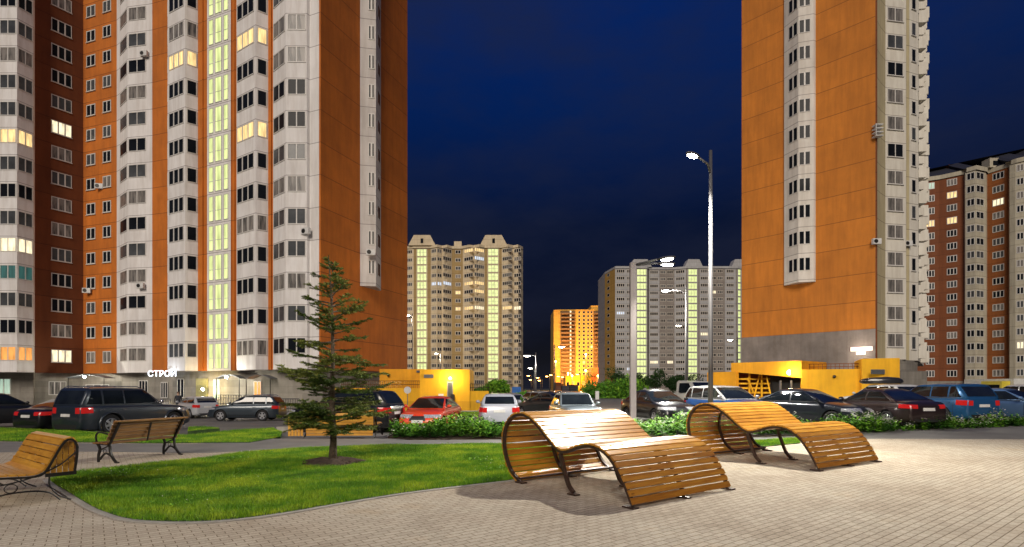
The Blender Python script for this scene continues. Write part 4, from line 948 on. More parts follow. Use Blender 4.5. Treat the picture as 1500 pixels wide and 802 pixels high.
T.column([(*sub(b1_[1], b1_[2], .05, .92), 2), (*sub(b1_[2], b1_[3], .07, .96), 2)], 1.35, 1.4, 'balcony_glazing', {9: 'k', 10: 'k', 3: 'm', 2: 'k'}, rnd='ddmmk')
# bay on the side wall, from the fourth storey up
zbay = 11.4; M['w_white2'] = wall_mat('w_white_bay', (.60, .57, .54), zbay+.3)
sb = [Sd(5.3, .02), Sd(5.5, .3), Sd(6.1, 1.25), Sd(8.2, .3), Sd(8.3, .02)]
T.wall('bay', [(p, 0) for p in sb], zbay, topz, ['w_white2'])
T.column([(*sub(sb[1], sb[2], .38, .88), 2)], 12.55-zb-8.4, 1.35, 'window', {}, floors=range(3, 18), rnd='dddd', frame=.07, gap=2.5)
T.column([(*sub(sb[2], sb[3], .3, .8), 1)], 12.55-zb-8.4, 1.35, 'window', {}, floors=range(3, 18), rnd='dd', frame=.07)
for i, w in enumerate((5.6, 10.1, 14.3)):
    mb = MB(); p = Mn(w, .0 if i else .02); mb.box((p[0]-.0, p[1]-.06, (zb+topz)/2), (.09, .09, topz-zb), math.atan2(e_[1], e_[0])); mb.build('drainpipe', 'w_orange', T.t, world=True)
# ground floor
def facade_win(T, px0, px1, a, b, z0, h, k, panes=2, name='ground_floor_window', **kw):
    mb = MB(); s = pxsub(a, b, px0, px1); glazing(mb, s[0], s[1], panes, z0, h, **kw); mb.build(name, [T.frame, LITS[k]], T.t, world=True)
la, lb_ = lowp[0][0], lowp[1][0]
facade_win(T, -4, 16, la, lb_, 1.0, 1.7, 'h', 2); facade_win(T, 71, 97, lowp[2][0], lowp[3][0], .9, 1.5, 'k', 3); facade_win(T, 204, 217, lowp[5][0], lowp[6][0], .9, 1.6, 'd', 3)
facade_win(T, 126, 160, lowp[3][0], lowp[4][0], .2, 1.9, 'k', 3)
fw = (Mn(19.3, -.45), Mn(.2, -.45))
facade_win(T, 260, 270, *fw, .7, 1.9, 'd', 2); facade_win(T, 236, 246, at(223, 58.3), at(250, 57.3), .6, 1.7, 'd', 3)
facade_win(T, 313, 322, *fw, .6, 1.9, 'h', 2); facade_win(T, 372, 383, *fw, -.3, 2.6, 'o', 2, 'entrance_door')
for lab, px0, px1, wl_, mats in (('a', 288, 305, fw, 'yellow'),):
    s = pxsub(*fw, px0, px1); mb = MB(); e = Vector((s[1][0]-s[0][0], s[1][1]-s[0][1], 0)); n = Vector((e.y, -e.x, 0)).normalized()
    mb.obox(Vector((s[0][0], s[0][1], -.3))+n*.02, e, n*.06, (0, 0, 2.9)); mb.build('metal_shutter', plain('ribbed_shutter', (.33, .30, .12), .5), T.t, world=True)
T.finish()
def canopy(px0, px1, y, zt, label, lamp=None, col=(1, .95, .8), pw=120):
    x0, x1 = at(px0, y)[0], at(px1, y)[0]; xc = (x0+x1)/2; w = abs(x1-x0); t = thing('entrance_canopy', label, 'canopy', (xc, y, -.4), math.atan2(e_[1], e_[0])*0, 'arched canopies over the entrances')
    mb = MB(); pts = [(-w/2+w*k/12, 0, zt+.4+.34*math.sin(math.pi*k/12)) for k in range(13)]; mb.band(pts, 1.6, .05, (0, 1, 0)); mb.build('canopy_roof', 'grey_metal', t)
    for s in (-1, 1):
        for yy in (-.7,):
            mb = MB(); mb.tube([(s*w/2*.94, yy, 0), (s*w/2*.94, yy, zt+.42)], .035, 6); mb.build('post', 'iron', t)
    if lamp:
        t2 = thing('entrance_lamp', lamp, 'lamp', (xc, y-.95, zt+.12)); mb = MB(); mb.sphere((0, 0, 0), .13, 10, 8); mb.build('lens', 'lamp_on', t2, True); mb = MB(); mb.box((0, .1, .14), (.2, .3, .05)); mb.build('bracket', 'grey_metal', t2)
        l = bpy.data.lights.new('lamp_light', 'POINT'); l.energy = pw; l.color = col; l.shadow_soft_size = .12; lo = bpy.data.objects.new('lamp_light', l); C.objects.link(lo); lo.location = (xc, y-1.2, zt-.1)
canopy(106, 161, 59.2, 2.75, 'wide arched canopy over the leftmost entrance', 'bright white lamp under the leftmost canopy', pw=260)
canopy(322, 357, 50.6, 2.55, 'thin arched canopy left of the lit doorway', 'bright white lamp between the two arched canopies', pw=200)
canopy(365, 402, 49.0, 2.5, 'arched canopy over the lit doorway behind the spruce')
t2 = thing('wall_lamp', 'warm lamp on the yellow-lit shutter of the tower', 'lamp', (*at(297, 51.6), 1.55)); mb = MB(); mb.sphere((0, 0, 0), .13, 10, 8); mb.build('lens', 'lamp_on', t2, True)
l = bpy.data.lights.new('lamp_light', 'POINT'); l.energy = 260; l.color = (1, .78, .35); lo = bpy.data.objects.new('lamp_light', l); C.objects.link(lo); lo.location = (*at(297, 51.2), 1.6)
# sign
def sign(text, px, y, z, size, rz, label, col):
    cu = bpy.data.curves.new('sign', 'FONT'); cu.body = text; cu.size = size; cu.extrude = .03; cu.align_x = 'CENTER'; cu.offset = .004
    o = bpy.data.objects.new('sign', cu); C.objects.link(o); dg = bpy.context.evaluated_depsgraph_get(); me = bpy.data.meshes.new_from_object(o.evaluated_get(dg)); bpy.data.objects.remove(o)
    x, _ = at(px, y); t = thing('shop_sign', label, 'sign', (x, y, z)); me.materials.clear(); me.materials.append(emit('sign_letters_lit', col, 1.8)); o = link('letters', me, t); o.rotation_euler = (R(90), 0, rz)
    return t
sign('СТРОЙ', 237.5, 52.6, 2.78, .80, 0, 'white lit letters reading СТРОЙ above the shop windows', (.85, .9, 1.))
ts = bpy.data.lights.new('lamp_light', 'POINT'); ts.energy = 60; ts.color = (.8, .9, 1); lo = bpy.data.objects.new('lamp_light', ts); C.objects.link(lo); lo.location = (*at(238, 52.0), 2.9)

# near right tower
zb = 4.6
for nm, col in (('x_white', (.72, .69, .60)), ('x_pier', (.52, .45, .27)), ('x_orange', (.60, .205, .022))):
    M[nm] = wall_mat(nm, col, zb if nm != 'x_orange' else 7.5, 2.8, .07 if nm != 'x_orange' else .12)
A0 = (35.8, 53.8); dA = (-.684, .729); nA = (-.729, -.684)
def Fa(t, o=0): return (A0[0]+t*dA[0]+o*nA[0], A0[1]+t*dA[1]+o*nA[1])
T2 = Tower('apartment_tower', 'tall orange tower right of the dark gap, with one white window bay down its side', (36, 62, -.1), zb, 17, seed=8)
rt = [at(1284.5, 54.3), at(1290, 55.3), at(1297, 56.2), at(1327, 56.6), at(1327.5, 58.2), at(1332, 58.3), at(1345, 58.8)]
back = []
zz = [(1347, 61), (1349, 64), (1350.5, 67), (1352, 70), (1353, 73)]
poly = [(Fa(13.3), 1), (A0, 2), (rt[0], 2), (rt[1], 2), (rt[2], 0), (rt[3], 0), (rt[4], 2), (rt[5], 0), (rt[6], 0)]+[(at(*q), 0) for q in zz]+[((52, 80), 0), ((38, 80), 0)]
tz2 = zb+17*2.8
T2.wall('wall', poly, zb, tz2, ['x_white', 'x_orange', 'x_pier'])
T2.wall('base_wall', [(Fa(13.2, -.1), 0), (Fa(.1, -.1), 0), (at(1327, 57.0), 0), (at(1344, 59.4), 0), ((51, 79), 0), ((38, 79), 0)], -.5, zb, ['concrete'])
s = MB(); a, b = Fa(13.3, .03), Fa(-.02, .03)          # rough grey skirt under the orange panels
e = Vector((b[0]-a[0], b[1]-a[1], 0)); s.obox((a[0], a[1], -.4), e, Vector((nA[0], nA[1], 0))*.06, (0, 0, 7.9)); s.build('skirt', 'concrete_dark', T2.t, world=True)
zb2 = 12.9; M['x_bay'] = wall_mat('x_bay', (.72, .69, .63), zb2+.25)
rb_ = [Fa(8.55, .02), Fa(8.5, .25), Fa(6.75, 1.05), Fa(5.5, .3), Fa(5.4, .02)]
T2.wall('bay', [(p, 0) for p in rb_], zb2, tz2, ['x_bay'])
T2.column([(*sub(rb_[1], rb_[2], .34, .95), 2)], 14.1-zb-8.4, 1.4, 'window', {}, floors=range(3, 17), rnd='d', frame=.05, gap=3, default='d')
T2.column([(*sub(rb_[2], rb_[3], .04, .78), 2)], 14.1-zb-8.4, 1.4, 'window', {16: 's'}, floors=range(3, 17), rnd='d', frame=.05, gap=3)
T2.column([(*sub(rt[2], rt[3], .08, .86), 2)], 1.3, 1.4, 'window', {}, rnd='dkmkk', sill=True)
T2.column([(*sub(rt[5], rt[6], .22, .72), 1)], 1.2, 1.4, 'window', {}, rnd='ddm', sill=True)
T2.column([(*sub(at(1345, 58.8), at(1347, 61), .1, .9), 2)], 1.2, 1.3, 'balcony_glazing', {})
for f in range(17):                                     # stepped balconies along the far face
    for q, (pp, yy) in enumerate(((1346.5, 60), (1349.5, 63.5), (1351.5, 67.5))):
        mb = MB(); p = at(pp, yy); z = zb+2.8*f+(.0 if q % 2 else .35); mb.box((p[0]-.16, p[1], z+.6), (.8, 1.7, 1.3), R(-6)); mb.box((p[0]-.26, p[1], z+1.9), (.66, 1.4, .8), R(-6), 0)
        mb.build('balcony', ['x_white', 'g_dark'], T2.t, world=True)
T2.finish()
mb = MB(); p = (A0[0]+.15, A0[1]-.1); mb.tube([(A0[0]+.1, A0[1]+.05, 0), (A0[0]+.1, A0[1]+.05, tz2)], .10, 6); mb.build('drainpipe', 'w_brown', T2.t, world=True)

# right-hand farther block
zb = 3.2
for nm, col in (('r_cream', (.50, .46, .35)), ('r_orange', (.30, .095, .02)), ('r_orange2', (.20, .058, .015))): M[nm] = wall_mat(nm, col, zb, 2.8, .1)
T3 = Tower('apartment_tower', 'farther red-brown and cream tower at the right edge with a dark roof', (95, 122, -.2), zb, 16, seed=12)
q = [at(1330, 124), at(1375, 121.5), at(1412, 118.5), at(1414, 117.5), at(1429, 116), at(1444, 117.2), at(1446, 118.2), at(1478, 114.5), at(1479, 113.5), at(1487, 112.6), at(1508, 111), at(1510, 111.8), at(1545, 108)]
mi = [2, 2, 0, 0, 0, 0, 1, 0, 0, 0, 0, 1, 1]; tz3 = zb+16*2.8
T3.wall('wall', list(zip(q, mi))+[((130, 140), 1), ((92, 150), 1)], zb, tz3, ['r_cream', 'r_orange', 'r_orange2'])
T3.wall('base_wall', [(p, 0) for p in q]+[((130, 140), 0), ((92, 150), 0)], -.5, zb, ['concrete'])
def col3(p0, p1, i, pn, lit={}, zlo=.95, h=1.45, **kw): T3.column([(*pxsub(q[i], q[i+1], p0, p1), pn)], zlo, h, 'window', lit, frame=.12, **kw)
col3(1356, 1369, 0, 3, {15: 'h', 12: 'w'}, rnd='dmm'); col3(1387, 1402, 1, 3, {14: 'w', 12: 'w', 4: 'k'}, rnd='ddmk')
T3.column([(*pxsub(q[3], q[4], 1416, 1428), 2), (*pxsub(q[4], q[5], 1430, 1441), 2)], 1.0, 1.5, 'balcony_glazing', {1: 'k'}, rnd='ddmm', frame=.12)
col3(1454, 1471, 6, 3, {13: 'c', 0: 'k'}, rnd='dmmk'); col3(1489, 1500, 9, 2, {2: 'c'}, rnd='ddmk')
r = MB(); top = [p for p in q]; 
for i in range(len(q)-1):
    a, b = q[i], q[i+1]; r.add([(a[0], a[1]-.3, tz3), (b[0], b[1]-.3, tz3), (b[0], b[1]-.35, tz3+.9), (a[0], a[1]-.35, tz3+.9)], [(0, 1, 2, 3)])
    r.add([(a[0], a[1]-.35, tz3+.9), (b[0], b[1]-.35, tz3+.9), (b[0], b[1]+1, tz3+.9), (a[0], a[1]+1, tz3+.9)], [(0, 1, 2, 3)])
r.build('cornice', 'r_cream', T3.t, world=True)
r = MB()
for i in range(len(q)-1):
    a, b = q[i], q[i+1]; r.add([(a[0], a[1]+.3, tz3+.9), (b[0], b[1]+.3, tz3+.9), (b[0]+1, b[1]+6, tz3+4.0), (a[0]+1, a[1]+6, tz3+4.0)], [(0, 1, 2, 3)])
a, b = q[0], q[-1]; r.add([(a[0]+1, a[1]+6, tz3+4), (b[0]+1, b[1]+6, tz3+4), (130, 140, tz3+4), (92, 150, tz3+4)], [(0, 1, 2, 3)])
r.build('roof', 'roof', T3.t, world=True)
mb = MB(); p = at(1462, 116.8); mb.box((p[0], p[1]+1.2, tz3+2.0), (3.2, 2, 2.0), R(-50)*0); mb.box((p[0], p[1]+.15, tz3+1.9), (1.8, .2, .9), 0, 1); mb.build('dormer', ['r_cream', 'g_dark'], T3.t, world=True)
mb = MB(); p = at(1394, 124); mb.box((p[0], p[1], tz3+3.6), (2.2, 1.2, 1.2)); mb.build('vent_stack', 'w_brown', T3.t, world=True)
T3.finish()

# beige twin block
zb = 2.0; FR = 'frame_far'
for nm, col in (('m_cream', (.66, .55, .37)), ('m_ochre', (.36, .25, .10)), ('m_blue', (.42, .42, .42)), ('m_tan', (.27, .24, .21)), ('m_edge', (.50, .30, .07))): M[nm] = wall_mat(nm, col, zb, 2.8, .1)
Z = 187
def block(name, label, segs, Z, zb, floors, back, cols, seed, mats, mix, topcol, depth=18):
    """segs: (px, y, material index of the wall starting here)"""
    Tt = Tower(name, label, (*at((segs[0][0]+segs[-1][0])/2, Z), -.3), zb, floors, frame=FR, seed=seed, mix=mix)
    P_ = [at(a, b) for a, b, c in segs]; pl = [(p, c) for p, (a, b, c) in zip(P_, segs)]
    pl += [((P_[-1][0], P_[-1][1]+depth), 0), ((P_[0][0], P_[0][1]+depth), 0)]; tz = zb+floors*2.8
    Tt.wall('wall', pl, -.5, tz, mats)
    r = MB(); r.prism([(p[0], p[1]-.35) for p, _ in pl[:-2]]+[p for p, _ in pl[-2:]], tz+.003, tz+.9); r.build('cornice', topcol, Tt.t, world=True)
    for c in cols: 
        i = max(j for j in range(len(segs)-1) if segs[j][0] <= (c[0]+c[1])/2); 
        Tt.column([(*pxsub(P_[i], P_[i+1], c[0], c[1]), c[2])], c[3], c[4], c[5], c[6] if len(c) > 6 else {}, default='s' if c[5] == 'stairwell_window' else None, frame=.16 if c[5] != 'stairwell_window' else .12, mid=.5 if c[5] == 'stairwell_window' else False)
    return Tt, tz, P_
W = 'window'; SW = 'stairwell_window'
M1, tz, P1 = block('apartment_block', 'beige and ochre twin block with two lit stairwell strips beyond the left tower',
    [(586, 189, 0), (606, 187.5, 1), (610, 187.5, 0), (626, 187.5, 1), (631, 187.5, 0), (640, 186, 0), (648, 187.5, 0), (655, 186.3, 0), (662, 188, 1), (678, 188, 0), (687, 186.2, 0), (694, 187, 0), (702, 185.6, 0), (710, 187, 1), (714, 187, 0), (731, 187, 1), (735, 187, 0), (744, 185.5, 0), (752, 187, 0), (759, 186, 0), (766, 189, 0)],
    187, zb, 17, 0,
    [(595, 604, 3, 1.1, 1.3, W), (611, 625, 3, .2, 2.4, SW), (632, 639, 3, 1.1, 1.35, W, {12: 'b'}), (640.5, 647, 2, 1.1, 1.35, W, {12: 'b'}), (649, 661, 4, 1.1, 1.35, W, {12: 'b'}), (667, 675, 2, 1.1, 1.3, W, {11: 'w', 9: 'w'}), (680, 693, 4, 1.1, 1.35, W, {16: 'w', 12: 'w', 9: 'w'}), (695, 709, 5, 1.1, 1.35, W, {16: 'w', 15: 'b', 12: 'w', 11: 'w', 9: 'c'}),
     (715, 730, 3, .2, 2.4, SW), (736, 750, 5, 1.1, 1.35, W, {9: 'w'}), (753, 763, 3, 1.1, 1.35, W, {9: 'c'})], 21, ['m_cream', 'm_ochre'], 'ddddmmk', 'm_cream')
for a, b in ((598, 638), (703, 743)):
    mb = MB(); x0, x1 = at(a, 186.5)[0], at(b, 186.5)[0]; w = x1-x0; y = 186.6; sec = [(x0, tz+.9), (x1, tz+.9), (x1-w*.2, tz+4.4), (x0+w*.2, tz+4.4)]; vs = [(u, y, z) for u, z in sec]+[(u, y+4, z) for u, z in sec]
    mb.add(vs, [(0, 1, 2, 3), (7, 6, 5, 4)]+[(k, k+4, (k+1) % 4+4, (k+1) % 4) for k in range(4)]); mb.box(((x0+x1)/2, y-.03, tz+2.4), (.9, .1, 1.6), 0, 1); mb.build('gable', ['m_cream', 'g_dark'], M1.t, world=True)
mb = MB(); p = at(671, 190); mb.box((p[0], p[1], tz+1.9), (2.6, 2, 2)); mb.build('vent_stack', 'm_cream', M1.t, world=True)
M1.finish()
# grey block
M3, tz, P3 = block('apartment_block', 'grey-blue block behind the bright lamps with three lit stairwell strips',
    [(886, 230, 2), (901, 219, 0), (917, 219, 0), (928, 219, 1), (932, 219, 0), (948, 219, 1), (951, 221, 0), (966, 221, 1), (988, 221, 0), (1005, 219, 1), (1007, 219, 0), (1022, 219, 1), (1025, 219, 0), (1040, 219, 1), (1062, 219, 0), (1078, 219, 1), (1080, 219, 0), (1100, 222, 0)], 219, zb, 17, 0,
    [(889.5, 893, 1, 1.1, 1.3, W), (903, 915, 4, 1.1, 1.35, W, {10: 'b'}), (918, 925, 3, 1.1, 1.35, W, {2: 'b'}), (933, 947, 3, .2, 2.4, SW), (952, 964, 4, 1.1, 1.35, W, {3: 'c'}), (967, 975, 3, 1.1, 1.35, W), (977, 986, 3, 1.1, 1.35, W, {3: 'c'}), (990, 1003, 4, 1.1, 1.35, W),
     (1008, 1021, 3, .2, 2.4, SW), (1026, 1037, 4, 1.1, 1.35, W, {7: 'c'}), (1042, 1049, 2, 1.1, 1.35, W, {13: 'c'}), (1051, 1059, 3, 1.1, 1.35, W), (1064, 1075, 4, 1.1, 1.35, W, {5: 'm'}), (1081, 1085, 1, .2, 2.4, SW)], 22, ['m_blue', 'm_tan', 'm_edge'], 'dddmmm', 'm_blue')
for a, b in ((922, 955), (1003, 1030), (1072, 1096)):
    mb = MB(); x0, x1 = at(a, 220)[0], at(b, 220)[0]; w = x1-x0; y = 220; sec = [(x0, tz+.9), (x1, tz+.9), (x1-w*.2, tz+4), (x0+w*.2, tz+4)]; vs = [(u, y, z) for u, z in sec]+[(u, y+4, z) for u, z in sec]
    mb.add(vs, [(0, 1, 2, 3), (7, 6, 5, 4)]+[(k, k+4, (k+1) % 4+4, (k+1) % 4) for k in range(4)]); mb.build('gable', 'm_blue', M3.t, world=True)
M3.finish()
# yellow block, far off
M['y_wall'] = wall_mat('y_wall', (.72, .40, .06), zb, 2.8, .1); M['y_dark'] = wall_mat('y_dark', (.25, .14, .06), zb, 2.8, .1)
M2, tz, P2 = block('apartment_block', 'bright yellow block far off, left of the grey one', [(811, 400, 0), (821, 398, 1), (843, 398, 0), (869, 398, 1), (888, 398, 0), (900, 399, 0)], 400, zb, 20, 0,
    [(847, 850, 1, .9, 1.7, W), (853.5, 857, 1, .9, 1.7, W, {6: 'w'}), (860, 863, 1, .9, 1.7, W), (865, 868, 1, .9, 1.7, W, {10: 'c'})], 23, ['y_wall', 'y_dark'], 'ddd', 'y_wall', 30)
for (a, b) in ((822, 842), (870, 886)):
    for f in range(20):
        mb = MB(); x0, x1 = at(a, 396.5)[0], at(b, 396.5)[0]; mb.box(((x0+x1)/2, 396.8, zb+f*2.8+.55), (x1-x0, 2.2, 1.0)); mb.box((x1-(x1-x0)*.32, 395.6, zb+f*2.8+1.9), (1.0, .3, 1.3), 0, 1); mb.build('balcony', ['y_dark', 'g_cream'], M2.t, world=True)
mb = MB(); x0, x1 = at(866, 398)[0], at(890, 398)[0]; mb.box(((x0+x1)/2, 408, tz+2), (x1-x0, 18, 4)); mb.build('roof_house', 'y_wall', M2.t, world=True)
M2.finish()
# lit low buildings at its foot
for i, (a, b, z1, m, lb) in enumerate([(828, 866, 9, 'yellow', 'low sodium-lit building at the foot of the yellow block'), (866, 888, 14, 'y_lowred', 'red-orange lit building right of the low yellow one')]):
    if m == 'y_lowred': M[m] = plain(m, (.62, .12, .02), .7)
    t = thing('low_building', lb, 'building', (*at((a+b)/2, 330), -.3)); x0, x1 = at(a, 330)[0], at(b, 330)[0]
    mb = MB(); mb.prism([(x0, 330), (x1, 330), (x1, 342), (x0, 342)], -.5, z1); mb.build('wall', m, t, world=True)
    for k in range(5):
        mb = MB(); u = x0+(x1-x0)*(k+.25)/5; glazing(mb, (u, 330), (u+(x1-x0)*.1, 330), 1, 3+(k % 2)*.5, 2.4); mb.build('window', ['frame', 'g_orange' if k % 2 else 'g_dark'], t, world=True)
for i, (px, y, z, pw) in enumerate([(838, 322, 9, 14000), (858, 322, 12, 14000), (876, 322, 9, 14000), (832, 385, 12, 45000), (858, 375, 25, 60000), (814, 375, 20, 40000)]):
    x, _ = at(px, y); t2 = thing('floodlight', ['orange floodlight over the low lit building', 'orange floodlight above the middle of the low building', 'orange floodlight beside the red lit wall', 'orange floodlight at the left of the yellow block', 'orange floodlight before the middle of the yellow block', 'orange floodlight at the outer edge of the yellow block'][i], 'lamp', (x, y, -.3))
    mb = MB(); mb.tube([(0, 0, 0), (0, 0, z-.3)], .2, 6); mb.build('pole', 'pole', t2); mb = MB(); mb.sphere((0, 0, z+.3), .55, 8, 6); mb.build('lens', 'lamp_orange', t2, True)
    l = bpy.data.lights.new('lamp_light', 'POINT'); l.energy = pw; l.color = (1, .5, .12); l.shadow_soft_size = .6; lo = bpy.data.objects.new('lamp_light', l); C.objects.link(lo); lo.location = (x, y-1, z)

def glow(x, y, z, pw, col):
    l = bpy.data.lights.new('lamp_light', 'POINT'); l.energy = pw; l.color = col; l.shadow_soft_size = .2; lo = bpy.data.objects.new('lamp_light', l); C.objects.link(lo); lo.location = (x, y, z)
# yellow parking entrances
def solid(t, name, a, b, depth, z0, z1, mat):
    mb = MB(); e = Vector((b[0]-a[0], b[1]-a[1], 0)); n = Vector((-e.y, e.x, 0)).normalized(); mb.obox((a[0], a[1], z0), e, n*depth, (0, 0, z1-z0)); return mb.build(name, mat, t, world=True)
t = thing('parking_entrance', 'yellow low building with a grey door and railed ramp below the left tower', 'building', (*at(640, 47), -.4))
solid(t, 'wall', at(615, 46), at(688, 46), 5, -.5, hz(541.5, 46), 'yellow'); solid(t, 'ramp_wall', at(490, 46.8), at(618, 46.2), .35, -.5, hz(569, 46.5), 'yellow')
solid(t, 'terrace_wall', at(556, 50.2), at(620, 50), 3, -.5, hz(541, 50), 'yellow_dark'); solid(t, 'garden_wall', at(688.5, 46.2), at(716, 47.5), .3, -.5, hz(573, 47), 'yellow')
solid(t, 'plinth', at(490, 45.6), at(716, 45.0), .6, -.55, -.22, 'kerb')
mb = MB(); glazing(mb, at(655, 45.99), at(663.5, 45.99), 1, -.3, 2.5, .08); mb.build('door', ['grey_metal', 'g_mid'], t, world=True)
def grill(t, px0, px1, y, z0, z1):
    mb = MB(); a, b = at(px0, y), at(px1, y); mb.wallbox(a, b, .04, z0, z1)
    for k in range(5): mb.wallbox((a[0], a[1]-.04), (b[0], b[1]-.04), .03, z0+(z1-z0)*(k+.2)/5, z0+(z1-z0)*(k+.6)/5)
    mb.build('vent_grille', 'grey_metal', t, world=True)
grill(t, 621, 635, 45.95, hz(554, 46), hz(549, 46)); grill(t, 610, 616, 50-.05, hz(546, 50), hz(543, 50))
mb = MB(); p = at(659.5, 45.9); mb.sphere((p[0], p[1], hz(554.5, 46)), .14, 10, 8); mb.build('globe_lamp', 'lamp_soft', t, True, world=True); glow(p[0], p[1]-.6, hz(554.5, 46), 190, (1, .75, .4))
mb = MB(); p = at(668, 45.8); mb.box((p[0]-.3, p[1], .9), (.3, .3, .5)); mb.build('post_box', 'iron', t, world=True)
def railing(t, pa, pb, z0, h, n, mat='grey_metal', name='railing'):
    mb = MB(); a, b = Vector((*pa, 0)), Vector((*pb, 0))
    for k in range(n+1):
        p = a+(b-a)*k/n; mb.tube([(p.x, p.y, z0), (p.x, p.y, z0+h)], .025, 4)
    for zz in (h, h*.5): mb.tube([(a.x, a.y, z0+zz), (b.x, b.y, z0+zz)], .025, 4)
    return mb.build(name, mat, t, world=True)
railing(t, at(500, 46.9), at(615, 46.3), hz(569, 46.5), .62, 40, 'wood_old'); railing(t, at(689, 46.3), at(716, 47.6), hz(573, 47), .6, 10, 'iron')
mb = MB(); 
t3 = thing('road_sign', 'small round sign on a thin post before the yellow wall', 'sign', (*at(597, 43), -.4)); mb = MB(); mb.tube([(0, 0, 0), (0, 0, 2.0)], .03, 6); mb.build('post', 'grey_metal', t3); mb = MB(); mb.tube([(0, -.04, 1.9), (0, -.02, 1.9)], .28, 16); mb.build('sign_face', 'white_plastic', t3)
t3 = thing('notice_board', 'small white board fixed low on the yellow wall by the door', 'sign', (*at(646, 45.9), 0)); mb = MB(); mb.box((0, 0, .95), (.42, .05, .45)); mb.build('board', 'white_plastic', t3)

t = thing('parking_entrance', 'yellow ramp building with a slatted dark opening at the foot of the right tower', 'building', (*at(1180, 46), -.1))
def zl(px, py, y): return hz(py, y)
ya, yb_ = 50.8, 45.9
def yline(px):                                                     # front line of the ramp roof
    a, b = at(1071, ya), at(1174, yb_); s = pxsub(a, b, px, px+1); return s[0]
a, b = at(1071, ya), at(1174, yb_); mb = MB()
e = Vector((b[0]-a[0], b[1]-a[1], 0)); n = Vector((-e.y, e.x, 0)).normalized(); za, zb_ = hz(532, ya), hz(528.5, yb_); la_, lb2 = hz(545, ya), hz(554, yb_)
vs = [(a[0], a[1], la_), (b[0], b[1], lb2), (b[0], b[1], zb_), (a[0], a[1], za)]; vs += [(x+n.x*5, y+n.y*5, z) for x, y, z in vs]
mb.add(vs, [(0, 1, 2, 3), (7, 6, 5, 4), (0, 4, 5, 1), (3, 2, 6, 7), (1, 5, 6, 2), (0, 3, 7, 4)]); mb.build('lintel', 'yellow_dark', t, world=True)
solid(t, 'side_wall', at(1036, 53), at(1078, 50.2), .4, -.5, hz(545, 51), 'yellow_dark')
solid(t, 'wall', at(1174, 45.8), at(1262, 44.0), 4, -.5, hz(541, 44.5), 'yellow'); solid(t, 'stair_house', at(1262.5, 43.5), at(1318, 42.4), 5, -.5, hz(525, 42.7), 'yellow')
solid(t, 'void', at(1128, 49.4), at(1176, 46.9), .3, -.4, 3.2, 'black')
mb = MB(); 
for k in range(7): mb.wallbox(at(1078, 50.9), at(1140, 49.4), .12, -.1+.42*k, .06+.42*k)
for k in range(4): p = at(1079+18*k, 50.8-.45*k); mb.box((p[0], p[1]-.1, 1.4), (.14, .12, 3.2), 0)
a_ = Vector((*at(1095, 50), 2.6)); b_2 = Vector((*at(1104, 50), 1.2)); mb.tube([a_, b_2], .08, 4); mb.tube([Vector((*at(1113, 50), 3.0)), Vector((*at(1104, 50), .6))], .08, 4)
mb.tube([Vector((*at(1123, 49), 2.7)), Vector((*at(1132, 48.6), .2))], .07, 4)
mb.build('slat_screen', 'yellow', t, world=True)
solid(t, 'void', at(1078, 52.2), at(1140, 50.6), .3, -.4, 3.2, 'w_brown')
for px in (1143, 1159):
    mb = MB(); p = at(px, 46.5); mb.tube([(p[0], p[1], -.3), (p[0], p[1], 2.3)], .10, 8); mb.build('column', 'pole', t, world=True)
grill(t, 1276, 1296, 42.75, hz(548.5, 42.8), hz(541.5, 42.8))
mb = MB(); p = at(1156, 46.5); p = yline(1156); mb.tube([(p[0], p[1]-.08, hz(546, 46.7)), (p[0], p[1]-.01, hz(546, 46.7))], .24, 16); mb.build('globe_lamp', 'lamp_soft', t, world=True); glow(p[0]-.3, p[1]-.7, hz(546, 46.7), 190, (1, .75, .4))
railing(t, at(1174, 47.0), at(1262, 45.2), hz(541, 44.5), .5, 14, 'w_brown')
tw = thing('concrete_wall', 'rough concrete wall between the yellow stair house and the far tower', 'wall', (*at(1340, 46), 0)); solid(tw, 'wall', at(1319, 43.5), at(1358, 46), .5, -.4, hz(543.5, 45), 'concrete')
for wp, lb in (((1221, 552, 44.8), 'small dark camera on the right-hand yellow wall'), ((569, 550, 50.1), 'small dark camera on the left-hand yellow wall')):
    p = at(wp[0], wp[2]); mb = MB(); mb.sphere((0, -.12, 0), .13, 8, 6); mb.box((0, -.03, .05), (.1, .1, .1)); o = mb.build('security_camera', 'iron'); o.location = (p[0], p[1], hz(wp[1], wp[2])); tag(o, lb, 'camera')
# lit sign on the grey skirt
t = thing('lit_sign', 'pinkish white glowing sign on the grey skirt of the right tower', 'sign', (*Fa(1.2, .12), hz(514, 54))); mb = MB(); ex = Vector((-dA[0], -dA[1], 0)); nn = Vector((nA[0], nA[1], 0)); o = Vector((-.9*ex.x, -.9*ex.y, 0))
mb.obox(o, ex*1.9, nn*.12, (0, 0, .42)); mb.build('panel', emit('sign_panel_lit', (1., .72, .62), 1.1), t); mb = MB(); mb.obox(o+ex*.5+Vector((0, 0, -.36)), ex*.8, nn*.12, (0, 0, .28)); mb.build('panel', emit('sign_panel_small', (1., .9, .7), 1.2), t)
l = bpy.data.lights.new('lamp_light', 'POINT'); l.energy = 90; l.color = (1, .85, .7); lo = bpy.data.objects.new('lamp_light', l); C.objects.link(lo); lo.location = Vector(t.location)+nn*1.0
